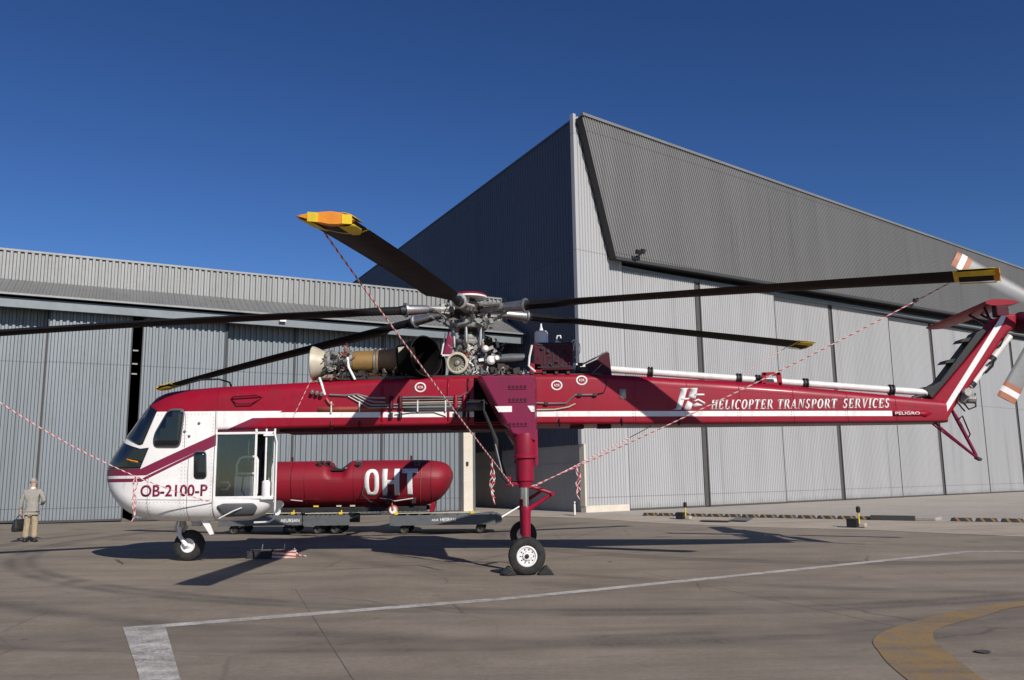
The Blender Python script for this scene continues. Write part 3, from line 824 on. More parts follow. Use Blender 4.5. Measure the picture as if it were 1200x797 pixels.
mb.box((-5.085, 0, 1.44), (0.05, 2.1, 0.06)); mb.box((-5.085, 0, 2.2), (0.04, 2.1, 0.04)); mb.box((-5.085, 0, 2.8), (0.04, 2.1, 0.06))
rake(mb.build('cabin_frame', M['white'], H, smooth=0, bevel=0.006))
for s in (-1, 1):
    for x0, x1 in ((-6.30, -5.52), (-5.24, -5.12)):
        mb = MB(); mb.box(((x0 + x1) / 2, s * 1.06, 2.12), (x1 - x0, 0.012, 1.32)); rake(mb.build('cabin_pane', M['clear_glass'], H, smooth=0))
for y0, y1 in ((-1.03, -0.53), (-0.47, 0.47), (0.53, 1.03)):
    mb = MB(); mb.box((-5.085, (y0 + y1) / 2, 2.5), (0.012, y1 - y0, 0.54)); rake(mb.build('cabin_pane', M['clear_glass'], H, smooth=0))
# cabin fittings
mb = MB(); mb.box((-6.29, 0, 2.15), (0.03, 2.0, 1.44)); mb.build('bulkhead', M['grey_metal'], H, smooth=0)
mb = MB(); mb.box((-5.95, .98, 2.1), (0.62, 0.03, 1.36)); mb.box((-5.95, .93, 2.42), (.5, .06, .5)); mb.build('equipment_rack', M['grey_metal'], H, smooth=0, bevel=.01)
mb = MB(); mb.box((-5.95, .95, 1.66), (.6, .03, .44)); mb.build('lower_panel', M['cream'], H, smooth=0, bevel=.01)
mb = MB(); mb.box((-5.75, -0.2, 1.82), (0.5, 0.5, 0.12)); mb.box((-5.75, -0.2, 1.62), (0.4, 0.4, 0.3)); mb.build('pilot_seat', M['seat'], H, smooth=0, bevel=0.03)
mb = MB(); mb.box((-5.79, -.62, 2.10), (.36, .07, .27)); mb.build('seat_back', M['seat'], H, smooth=0, bevel=0.03)
mb = MB(); mb.tube([(-6.0, -.68, 1.45), (-6.0, -.68, 2.14), (-5.93, -.68, 2.28), (-5.85, -.68, 2.31), (-5.58, -.68, 2.31), (-5.55, -.68, 2.24), (-5.55, -.68, 1.45)], .026, 8)
mb.tube([(-6.0, -.68, 1.95), (-5.55, -.68, 1.95)], .024, 6); mb.build('seat_frame', M['white'], H)
mb = MB(); mb.box((-5.82, -.74, 1.66), (.36, .16, .46)); mb.build('map_locker', M['white'], H, smooth=0, bevel=.015)
mb = MB(); mb.tube([(-5.80, -.84, 1.9), (-5.82, -.86, 1.6), (-5.74, -.84, 1.45)], .012, 6); mb.build('hose', M['black'], H)
mb = MB(); mb.tube([(-6.29, -.85, 1.62), (-6.10, -.95, 1.62), (-6.04, -.95, 1.70), (-6.08, -.95, 1.77), (-6.29, -.85, 1.77)], .024, 6); mb.build('arm_rest', M['white'], H)
mb = MB(); mb.lathe([(0, .09), (.02, .10), (.36, .10), (.4, .07)], (-5.24, -1.02, 1.4), (0, 0, 1), 14); mb.build('fire_bottle', M['white'], H)
mb = MB(); mb.box((-5.62, 0.1, 1.95), (0.12, 0.8, 1.0), Matrix.Rotation(R(18), 3, 'Z')); mb.build('instrument_panel', M['black'], H, smooth=0, bevel=0.02)
mb = MB(); mb.tube([(-5.09, -1.12, 2.83), (-5.02, -1.14, 2.6), (-5.02, -1.14, 1.15), (-5.04, -1.14, 1.0), (-5.13, -1.14, 0.94), (-5.45, -1.12, 0.93)], 0.02, 8); mb.build('boarding_rail', M['white_tube'], H)
mb = MB(); mb.box((-5.2, -1.11, 1.43), (0.26, 0.05, 0.05)); mb.box((-5.2, -1.11, 2.75), (0.22, 0.04, 0.04)); mb.build('latch_rail', M['white'], H, smooth=0)
# underside wedge above the aft cabin with its white line
mb = MB(); mb.hull([(-6.32, -1.075, 2.87), (-6.32, -1.075, 2.74), (-5.95, -1.075, 2.83), (-5.06, -1.0, 2.78), (-5.06, -1.0, 2.90)], [(-6.32, 1.075, 2.87), (-6.32, 1.075, 2.74), (-5.95, 1.075, 2.83), (-5.06, 1.0, 2.78), (-5.06, 1.0, 2.90)])
rake(mb.build('cabin_roof', M['dark_red'], H, smooth=0))

# lettering
vs, fs = text_tris('OB-2100-P', 1.0, 0.02)
decal('registration', fit(vs, -7.90, 1.49, 1.44, 0.245), fs, pod.near, M['maroon'], H, 0.006, (0.3, 0.1), 0.003)
decal('registration', [(-14.36 - x, z) for x, z in fit(vs, -7.90, 1.49, 1.44, 0.245)], fs, pod.far, M['maroon'], H, 0.006, (0.3, 0.1), 0.003)

# slanted serif capitals drawn as polygons in a box one unit high
def glyph(ch):
    P = []
    W = {'H': .86, 'E': .72, 'L': .70, 'I': .42, 'C': .76, 'O': .80, 'P': .70, 'T': .74, 'R': .80, 'A': .82, 'N': .88, 'S': .62, 'V': .82}[ch]
    st, th, se = .22, .09, .07                              # stem, thin stroke, serif height
    def rc(a, b, c, d): P.append([(a, c), (b, c), (b, d), (a, d)])
    def stem(x, w=st): rc(x, x + w, 0, 1); rc(x - .07, x + w + .07, 0, se); rc(x - .07, x + w + .07, 1 - se, 1)
    def arc(cx, cz, rx, rz, ix, iz, a0, a1, k=10):
        for i in range(k):
            t0, t1 = R(a0 + (a1 - a0) * i / k), R(a0 + (a1 - a0) * (i + 1) / k)
            P.append([(cx + rx * math.cos(t0), cz + rz * math.sin(t0)), (cx + rx * math.cos(t1), cz + rz * math.sin(t1)),
                      (cx + ix * math.cos(t1), cz + iz * math.sin(t1)), (cx + ix * math.cos(t0), cz + iz * math.sin(t0))])
    if ch == 'H': stem(.08); stem(W - .08 - st); rc(.08, W - .08, .46, .55)
    elif ch == 'E': stem(.08); rc(.08, W - .05, 0, se + .02); rc(.08, W - .08, 1 - se - .02, 1); rc(.25, W - .22, .46, .55); rc(W - .12, W - .05, 0, .27); rc(W - .14, W - .08, .74, 1); rc(W - .26, W - .2, .36, .65)
    elif ch == 'L': stem(.08); rc(.08, W - .04, 0, se + .02); rc(W - .12, W - .04, 0, .3)
    elif ch == 'I': stem(.10)
    elif ch == 'C': arc(.42, .5, .40, .52, .17, .42, 50, 310, 16); rc(W - .12, W - .05, .66, .96)
    elif ch == 'O': arc(.40, .5, .39, .52, .16, .42, 0, 360, 22)
    elif ch in 'PR':
        stem(.08); rc(.25, .42, .92, 1); rc(.25, .42, .44, .52); arc(.42, .72, .26, .28, .06, .2, -90, 90, 10)
        if ch == 'R': P.append([(.36, .48), (.56, .48), (.84, 0), (.62, 0)]); rc(.6, .88, 0, se)
    elif ch == 'T': rc(.26, .48, 0, 1); rc(.18, .56, 0, se); rc(.02, W - .02, 1 - se - .02, 1); rc(.02, .09, .7, 1); rc(W - .09, W - .02, .7, 1)
    elif ch == 'A': P.append([(.06, 0), (.15, 0), (.44, 1), (.36, 1)]); P.append([(.50, 0), (.74, 0), (.48, 1), (.34, 1)]); rc(.2, .62, .28, .36); rc(0, .24, 0, se); rc(.44, .84, 0, se)
    elif ch == 'N': rc(.12, .20, 0, 1); rc(.66, .74, 0, 1); P.append([(.10, 1), (.34, 1), (.76, 0), (.66, 0)]); rc(.04, .28, 0, se); rc(.56, .84, 1 - se, 1); rc(.02, .2, 1 - se, 1)
    elif ch == 'V': P.append([(.06, 1), (.30, 1), (.48, 0), (.38, 0)]); P.append([(.66, 1), (.75, 1), (.48, 0), (.38, 0)]); rc(0, .38, 1 - se, 1); rc(.56, .84, 1 - se, 1)
    elif ch == 'S':
        arc(.31, .745, .25, .275, .06, .18, 30, 270, 12); arc(.31, .265, .27, .285, .07, .19, -150, 90, 12)
        rc(.48, .54, .72, .98); rc(.05, .11, .03, .3)
    return P, W
def serif_line(txt):
    vs, fs = [], []; x = 0
    for ch in txt:
        if ch == ' ': x += .42; continue
        P, W = glyph(ch)
        for p in P:
            o = len(vs); vs += [(x + a + b * 0.26, b) for a, b in p]; fs.append(tuple(range(o, len(vs))))
        x += W + .10
    return vs, fs
lengths = [(w, max(v[0] for v in serif_line(w)[0])) for w in ('HELICOPTER', 'TRANSPORT', 'SERVICES')]
u0 = 4.30; unit = (4.02 - 2 * .11) / sum(l for w, l in lengths)
for w, l in lengths:
    vs, fs = serif_line(w)
    decal('lettering', fit(vs, u0, 3.185, l * unit, 0.215), fs, boom.near, M['white'], H, 0.005, (0.5, 0.3), 0.003); u0 += l * unit + .11
# slanted letter H with swept feathers
P = [[(0.0, 0), (.34, 0), (.36, .06), (.62, .94), (.70, 1), (.33, 1), (.38, .94), (.14, .06)],
     [(.44, 0), (.72, 0), (.80, .28), (.62, .42), (.55, .30)], [(.64, .55), (.92, .50), (1.02, 1.0), (.66, 1.0), (.74, .95)], [(.30, .44), (.64, .46), (.70, .55), (.33, .53)],
     [(.86, .64), (1.28, .66), (1.26, .73), (.9, .74)], [(.80, .40), (1.02, .50), (1.30, .32), (1.24, .20), (1.18, .30), (1.02, .42), (.9, .36)],
     [(.78, .22), (.96, .32), (1.2, .2), (1.02, .16), (.84, .10)]]
vs, fs = [], []
for p in P: o = len(vs); vs += p; fs.append(tuple(range(o, len(vs))))
decal('emblem', fit(vs, 3.46, 3.19, 0.74, 0.47), fs, boom.near, M['white'], H, 0.005, (0.3, 0.15), 0.003)
# red arrow flash near the tail
decal('warning_arrow', [(8.36, 3.005), (9.02, 3.0), (9.10, 2.97), (9.28, 3.055), (9.10, 3.14), (9.02, 3.11), (8.36, 3.12)], [(0, 1, 2, 3, 4, 5, 6)], boom.near, M['red'], H, 0.005, (0.4, 0.3), 0.003)
vs, fs = text_tris('PELIGRO', 1.0, 0.01)
decal('warning_lettering', fit(vs, 8.42, 3.03, 0.56, 0.07), fs, boom.near, M['white'], H, 0.010, (0.4, 0.3), 0.002)
# round filler markings: a white ring with letters
def ring_mark(x, z):
    vs, fs = [], []
    for k in range(20):
        t0, t1 = k / 20 * 6.28318, (k + 1) / 20 * 6.28318; o = len(vs)
        vs += [(x + .125 * math.cos(t0), z + .11 * math.sin(t0)), (x + .125 * math.cos(t1), z + .11 * math.sin(t1)), (x + .092 * math.cos(t1), z + .08 * math.sin(t1)), (x + .092 * math.cos(t0), z + .08 * math.sin(t0))]
        fs.append((o, o + 1, o + 2, o + 3))
    o = decal('filler_mark', vs, fs, boom.near, M['white'], H, 0.006, (0.5, 0.5), 0.003)
    tv, tf = text_tris('ADR', 1.0, 0.02)
    decal('filler_letters', fit(tv, x - .065, z - .03, .13, .06), tf, boom.near, M['white'], o, 0.006, (0.5, 0.5), 0.003)
for x, z in ((-2.0, 3.74), (0.955, 3.745), (1.50, 3.85)): ring_mark(x, z)
decal('data_plate', [(2.32, 3.44), (2.46, 3.44), (2.46, 3.65), (2.32, 3.65)], [(0, 1, 2, 3)], boom.near, M['cream'], H, 0.006, (0.3, 0.3), 0.003)

# pipes, clamps and panels along the flank
def flank(x, z, e=0.03): return (x, -(boom.y(x, z) + e), z)
def pipe(pts, r=0.016, mat='steel', e=0.03, name='fluid_line'):
    mb = MB(); mb.tube([flank(x, z, e) for x, z in pts], r, 6); return mb.build(name, M[mat], H)
pipe([(-3.95, 3.60), (-3.6, 3.58), (-3.35, 3.60), (-3.1, 3.53), (-2.75, 3.52)], 0.022)
pipe([(-3.35, 3.58), (-3.2, 3.50), (-3.0, 3.44), (-2.75, 3.43)], 0.018)
pipe([(-3.45, 3.57), (-3.25, 3.46), (-3.05, 3.37), (-1.0, 3.37)], 0.018)
pipe([(-3.55, 3.56), (-3.3, 3.42), (-3.1, 3.31), (-1.0, 3.30)], 0.016)
pipe([(-2.4, 3.52), (-1.9, 3.53), (-1.3, 3.51), (-1.12, 3.53), (-0.98, 3.62)], 0.02)
pipe([(-2.4, 3.47), (-1.6, 3.47), (-1.05, 3.47)], 0.014)
pipe([(-2.4, 3.41), (-1.6, 3.415), (-0.7, 3.41)], 0.014, 'cream')
pipe([(-0.95, 3.45), (-0.62, 3.44), (-0.55, 3.36)], 0.014)
pipe([(0.45, 3.37), (0.75, 3.35), (1.15, 3.35), (1.25, 3.45), (1.35, 3.53), (1.75, 3.53)], 0.018)
pipe([(0.45, 3.22), (0.9, 3.22), (1.2, 3.27), (1.35, 3.34)], 0.016, 'cream')
pipe([(1.75, 3.53), (1.98, 3.58), (2.05, 3.75), (2.0, 3.95)], 0.010, 'black')
pipe([(-2.55, 3.15), (-2.2, 3.19), (-1.7, 3.19), (-1.45, 3.10)], 0.010, 'black', 0.012)
for x, z in ((1.78, 3.53), (1.45, 3.53), (0.72, 3.35)):
    mb = MB(); mb.box(flank(x, z, 0.03), (0.09, 0.07, 0.07)); mb.build('pipe_union', M['dark_metal'], H, smooth=0, bevel=0.01)
for x in (-3.9, -3.3, -2.05, -1.45, -0.62):
    mb = MB(); mb.box(flank(x, 3.33, 0.04), (0.026, 0.03, 0.24)); mb.build('pipe_bracket', M['white_tube'], H, smooth=0)
decal('cable_tray', [(-2.35, 3.22), (-0.6, 3.22), (-0.6, 3.40), (-2.35, 3.40)], [(0, 1, 2, 3)], boom.near, M['grey_metal'], H, 0.012, (0.5, 0.5), 0.008)
decal('cable_tray', [(-4.2, 3.24), (-2.8, 3.24), (-2.8, 3.34), (-4.2, 3.34)], [(0, 1, 2, 3)], boom.near, M['copper'], H, 0.010, (0.5, 0.5), 0.006)
for x in (-2.62, -2.42, -0.98 - .25, -0.80 - .25):                       # hose reels / accumulators on the flank
    mb = MB(); mb.lathe([(0, .03), (.02, .045), (.26, .045), (.3, .03)], flank(x, 3.26, 0.06), (0, 0, 1), 10); mb.build('accumulator', M['dark_red'] if x < -2 else M['red'], H)
    mb = MB(); mb.lathe([(0, .04), (.12, .04)], flank(x, 3.08, 0.06), (0, 0, 1), 10); mb.build('valve_body', M['black'], H)
for x in (-2.85, -1.42, -0.99):                                         # riveted frames
    decal('frame_strap', [(x, 2.93), (x + .05, 2.93), (x + .05, 3.92), (x, 3.92)], [(0, 1, 2, 3)], boom.near, M['red'] if x < -1 else M['dark_red'], H, 0.010, (0.5, 0.2), 0.008)
for x in (-3.9, -3.3, 1.0, 2.35, 3.6): 
    mb = MB(); mb.tube([flank(x, 3.02, 0.02), flank(x, 2.95, 0.05), flank(x, 2.86, 0.02)], 0.02, 6); mb.build('tie_ring', M['dark_red'], H)
mb = MB()
rng = random.Random(4)
for x in np.arange(2.6, 9.3, 0.062):                                     # a rivet line under the shoulder
    mb.box(flank(x, boom.at(x)[0] - .22, 0.002), (0.016, 0.008, 0.016))
for x in (2.6, 3.75, 4.9, 6.1, 7.3, 8.4):
    for z in np.arange(2.95, boom.at(x)[0] - .2, 0.055): mb.box(flank(x, z, 0.002), (0.014, 0.008, 0.014))
tag(mb.build('rivet', M['red'], H, smooth=0), kind='stuff')
for x in (2.65, 3.8, 4.95, 6.15, 7.35, 8.45):
    decal('skin_lap', [(x, 2.9), (x + .012, 2.9), (x + .012, boom.at(x)[0] - .04), (x, boom.at(x)[0] - .04)], [(0, 1, 2, 3)], boom.near, M['livery'], H, 0.003, (0.5, 0.06), 0.002)
# belly keel with mud
mb = MB(); mb.box((-2.6, 0, 2.885), (5.0, 1.3, 0.10)); mb.build('belly_rail', M['dark_red'], H, smooth=0)
for x in (-4.2, -3.2, -2.2, -1.2, 1.4, 2.0):
    mb = MB(); mb.box((x, -0.5, 2.86), (0.3, 0.2, 0.08)); mb.build('winch_bracket', M['dark_red'], H, smooth=0, bevel=0.01)

# ---- tail pylon, stabiliser, tail rotor, skid
def yslab(name, poly, hw, mat, bev=0.05):
    mb = MB(); mb.prism(poly, -hw, hw); return mb.build(name, M[mat], H, smooth=0, bevel=bev)
yslab('tail_pylon', [(9.36, 3.36), (9.30, 2.87), (9.66, 2.87), (9.80, 3.10), (11.22, 4.86), (11.44, 5.0), (11.48, 5.30), (11.26, 5.30), (11.02, 5.16), (10.84, 4.92)], 0.30, 'red', 0.06)
mb = MB(); mb.hull([(9.46, -.308, 3.0), (9.60, -.308, 3.0), (11.14, -.308, 5.10), (11.22, -.308, 5.26), (11.11, -.308, 5.26)], [(9.46, -.30, 3.0), (9.60, -.30, 3.0), (11.14, -.30, 5.10), (11.22, -.30, 5.26), (11.11, -.30, 5.26)])
mb.build('pylon_stripe', M['white'], H, smooth=0)
mb = MB(); mb.hull([(9.28, -.306, 2.99), (9.6, -.306, 2.99), (9.64, -.306, 3.0), (9.5, -.306, 3.10), (9.3, -.306, 3.10)], [(9.28, -.30, 2.99), (9.6, -.30, 2.99), (9.64, -.30, 3.0), (9.5, -.30, 3.10), (9.3, -.30, 3.10)])
mb.build('pylon_stripe', M['white'], H, smooth=0)
yslab('drive_cover', [(9.40, 3.42), (9.28, 3.60), (9.63, 3.79), (10.57, 4.90), (10.74, 4.98), (10.80, 4.92), (9.5, 3.40)], 0.2, 'black', 0.02)
for x, z in ((9.44, 3.62), (9.98, 4.22), (10.38, 4.70)):
    mb = MB(); mb.prism([(x, z), (x - 0.2, z - 0.02), (x - 0.12, z + 0.06), (x + .06, z + .09)], -.18, .18); mb.build('foot_step', M['black'], H, smooth=0)
# starboard stabiliser
def wing(name, root, tip, mat):
    (x0, x1, y0, z0, t0), (x2, x3, y1, z1, t1) = root, tip; secs = []
    for k in range(9):
        u = k / 8; a, b, y, z, t = x0 + (x2 - x0) * u, x1 + (x3 - x1) * u, y0 + (y1 - y0) * u, z0 + (z1 - z0) * u, t0 + (t1 - t0) * u
        sec = []
        for i in range(16):
            an = i / 16 * 6.28318; c = (1 - math.cos(an)) / 2
            sec.append((a + (b - a) * c, y, z + t / 2 * math.sin(an) * (1.35 - c * 0.8)))
        secs.append(sec)
    return MB().loft(secs).build(name, M[mat], H, smooth=40)
wing('stabiliser', (10.92, 11.74, -0.05, 5.62, .15), (11.12, 11.72, 3.25, 5.60, .09), 'red')
mb = MB()
for a, b in (((11.05, 0.15, 5.1), (11.2, 1.2, 5.55)), ((11.4, 0.15, 5.1), (11.5, 1.2, 5.55)), ((11.1, 0.1, 5.15), (11.05, 0.25, 5.56)), ((11.45, 0.1, 5.2), (11.5, 0.2, 5.56))): mb.tube([a, b], 0.03, 6)
mb.build('stabiliser_strut', M['dark_red'], H)
mb = MB(); mb.box((11.3, 0.05, 5.42), (0.3, 0.2, 0.26)); mb.build('stabiliser_mount', M['dark_red'], H, smooth=0, bevel=0.03)
# tail drive shaft and gearboxes
mb = MB(); mb.tube([(10.28, -0.22, 3.66), (11.30, -0.22, 4.80)], 0.07, 12); mb.build('tail_drive_shaft', M['white_tube'], H)
for t in (0.05, 0.55): 
    p = Vector((10.28, -.22, 3.66)).lerp(Vector((11.30, -.22, 4.80)), t); mb = MB(); mb.lathe([(-.05, .09), (.05, .09)], p, (1.02, 0, 1.14), 12); mb.build('shaft_collar', M['black'], H)
mb = MB(); mb.lathe([(-.16, .05), (-.14, .12), (0, .16), (.12, .14), (.2, .08)], (10.14, -.2, 3.44), (.6, -.2, .8), 14); mb.lathe([(0, .1), (.16, .1), (.18, .06)], (10.18, -.25, 3.38), (1, -0.3, -0.1), 10); mb.lathe([(0, .09), (.14, .09)], (10.12, -.3, 3.52), (0, -1, 0), 10)
mb.build('intermediate_gearbox', M['alloy'], H)
mb = MB(); mb.tube([(10.05, -.3, 3.3), (10.12, -.38, 3.14), (10.3, -.34, 3.2), (10.34, -.3, 3.5)], 0.02, 6); mb.tube([(9.98, -.3, 3.5), (9.9, -.34, 3.3), (10.05, -.34, 3.1)], 0.018, 6); mb.build('oil_line', M['black'], H)
mb = MB(); mb.tube([(10.6, -.31, 3.95), (10.75, -.36, 4.1), (10.85, -.32, 4.3), (10.7, -.34, 4.16)], 0.03, 6); mb.tube([(11.0, -.3, 4.55), (11.1, -.33, 4.75)], 0.02, 6); mb.build('cable_loop', M['black'], H)
mb = MB(); mb.lathe([(-.1, .2), (.15, .26), (.3, .2), (.45, .12)], (11.7, 0.05, 5.12), (0, -1, 0), 16); mb.build('tail_gearbox', M['dark_red'], H)
TH = Vector((11.92, -0.85, 5.31))
mb = MB(); mb.lathe([(-.5, .07), (-.06, .07), (-.05, .16), (.06, .16), (.08, .08), (.2, .07)], TH, (0, -1, 0), 14); hub_t = mb.build('tail_rotor_hub', M['steel'], H)
for k, ang in enumerate((148.5, 58.5, -31.5, -121.5 - 2)):
    d = Vector((math.cos(R(ang)), 0, math.sin(R(ang)))); e = Vector((-d.z, 0, d.x)); ynorm = Vector((0, -1, 0))
    def bsec(r, c, t, tw=8):
        out = []
        ce = (e * math.cos(R(tw)) + ynorm * math.sin(R(tw))); cn = ynorm * math.cos(R(tw)) - e * math.sin(R(tw))
        for i in range(14):
            an = i / 14 * 6.28318; q = (1 - math.cos(an)) / 2
            out.append(TH + d * r + ce * (q - .3) * c + cn * (t / 2 * math.sin(an) * (1.4 - .9 * q)))
        return out
    bl = MB().loft([bsec(.16, .1, .09), bsec(.42, .12, .09), bsec(.6, .38, .05), bsec(1.98, .39, .04)]).build('tail_rotor_blade', M['tail_blade'], H, smooth=40)
    MB().loft([bsec(1.98, .395, .043), bsec(2.10, .395, .043)]).build('tip_band', M['orange_stripe'], bl, smooth=40)
    MB().loft([bsec(2.10, .395, .043), bsec(2.23, .395, .043)]).build('tip_band', M['white'], bl, smooth=40)
    MB().loft([bsec(2.23, .395, .043), bsec(2.36, .39, .04)]).build('tip_band', M['orange_stripe'], bl, smooth=40)
# tail skid
ap = Vector((10.42, 0, 2.06))
for q in ((9.36, -.28, 2.88), (9.60, .28, 2.88)):
    mb = MB(); mb.tube([q, ap], 0.028, 8); mb.build('skid_strut', M['maroon'], H)
mb = MB(); mb.tube([(9.88, -.05, 3.22), (10.02, 0, 2.98), ap + Vector((-.03, 0, .06))], [.03, .045, .035], 8); mb.build('skid_damper', M['maroon'], H)
mb = MB(); mb.tube([(10.05, -.05, 2.95), (10.13, -.06, 3.02), (10.27, -.05, 2.6), (10.22, 0, 2.5)], .018, 6); mb.build('skid_link', M['dark_red'], H)
mb = MB(); mb.box(ap, (.12, .14, .06), Matrix.Rotation(R(30), 3, 'Y')); mb.build('skid_shoe', M['dark_metal'], H, smooth=0, bevel=.01)

# ---- drive shaft along the top of the boom
mb = MB(); mb.tube([(1.30, -.12, 4.26), (9.45, -.12, 3.54)], .078, 14); mb.build('drive_shaft', M['white_tube'], H)
def on_shaft(x): return (x, -.12, 4.26 + (x - 1.30) * (3.54 - 4.26) / 8.15)
for x in (3.12, 5.12, 5.55, 6.62, 8.55):
    mb = MB(); mb.lathe([(-.06, .1), (-.05, .125), (-.015, .125), (-.015, .1), (.02, .1), (.02, .125), (.05, .125), (.06, .1)], on_shaft(x), (1, 0, -.088), 14); c = mb.build('shaft_collar', M['black'], H)
    mb = MB(); p = on_shaft(x); mb.box((x, -.12, p[2] - .16), (.06, .1, .2)); mb.build('bearing_stand', M['dark_metal'], c, smooth=0)
mb = MB()
for sx in (-1, 1): mb.prism([(5.78 + sx * .19 - .05, 3.72), (5.78 + sx * .19 + .05, 3.72), (5.78 + sx * .16 + .05, 4.02), (5.78 + sx * .16 - .05, 4.02)], -.42, -.36)
mb.prism([(5.58, 3.95), (5.98, 3.95), (5.98, 4.03), (5.58, 4.03)], -.42, -.36); mb.prism([(5.56, 3.72), (6.0, 3.72), (6.0, 3.80), (5.56, 3.80)], -.42, -.36)
mb.build('shaft_bracket', M['red'], H, smooth=0, bevel=.01)
mb = MB(); mb.tube([(9.3, -.15, 3.5), (9.0, -.15, 3.42)], .05, 8); mb.build('shaft_boot', M['black'], H)

# panel seams on the cabin, black patch painting the shade behind the outrigger
for pts in ([(-7.0, 3.235), (-6.99, 3.235), (-6.99, 2.5), (-7.0, 2.5)], [(-6.36, 3.3), (-6.345, 3.3), (-6.345, .98), (-6.36, .98)], [(-8.1, 1.44), (-6.4, 1.405), (-6.4, 1.395), (-8.1, 1.43)],
            [(-7.75, 1.95), (-7.74, 1.95), (-7.74, 1.0), (-7.75, 1.0)], [(-6.9, 2.3), (-6.89, 2.3), (-6.89, 1.0), (-6.9, 1.0)]):
    decal('panel_seam', pts, [(0, 1, 2, 3)], pod.near, M['grey_metal'], H, .002, (.1, .06), .001)
decal('outrigger_shade', [(-.84, 2.925), (.50, 2.925), (.50, 3.30), (-.3, 3.30), (-.70, 3.93), (-.84, 3.93)], [(0, 1, 2, 3, 4, 5)], boom.near, M['soot_shade'], H, .014, (.4, .1), .004)  # shade beside the outrigger, painted on the boom skin as a black decal

mb = MB()
for x in (-7.03, -6.96, -6.40, -7.78, -7.70):
    z = 1.12
    while z < (3.2 if x > -7.5 else 1.8):
        if not (1.82 < z < 2.46 and -6.85 < x < -6.45): mb.box((x, -(pod.y(x, z) + .001), z), (0.011, 0.007, 0.011))
        z += .075
for z in (1.37, 3.21):
    x = -8.0
    while x < -6.4: mb.box((x, -(pod.y(x, z) + .001), z), (0.011, 0.007, 0.011)); x += .08
tag(mb.build('rivet', M['grey_metal'], H, smooth=0), kind='stuff')
# ---- engines in front of the rotor
rng = random.Random(11)
M['fan_green'] = worn('grey_green_fan', (0.22, 0.21, 0.16), (0.05, 0.04, 0.03), .8, .5, .2, scale=14)
def clutter(name, mat, cx, cy, cz, dx, dy, dz, n, r, parent=None, boxes=0.3):
    """small fittings: short bent lines and little housings, each cluster one part"""
    mb = MB()
    for _ in range(n):
        p = Vector((cx + rng.uniform(-dx, dx), cy + rng.uniform(-dy, dy), cz + rng.uniform(-dz, dz)))
        if rng.random() < boxes:
            s = rng.uniform(1.2, 3.2) * r; mb.box(p, (s * rng.uniform(.8, 2), s * rng.uniform(.8, 1.6), s * rng.uniform(.8, 1.8)), Matrix.Rotation(rng.uniform(-.5, .5), 3, 'Y'))
        else:
            q = [p]
            for _ in range(3): q.append(q[-1] + Vector((rng.uniform(-1, 1), rng.uniform(-.7, .7), rng.uniform(-1, 1))) * rng.uniform(.03, .10))
            mb.tube(q, r * rng.uniform(.35, .8), 5)
    return tag(mb.build(name, M[mat], parent or H, smooth=40), kind='stuff')
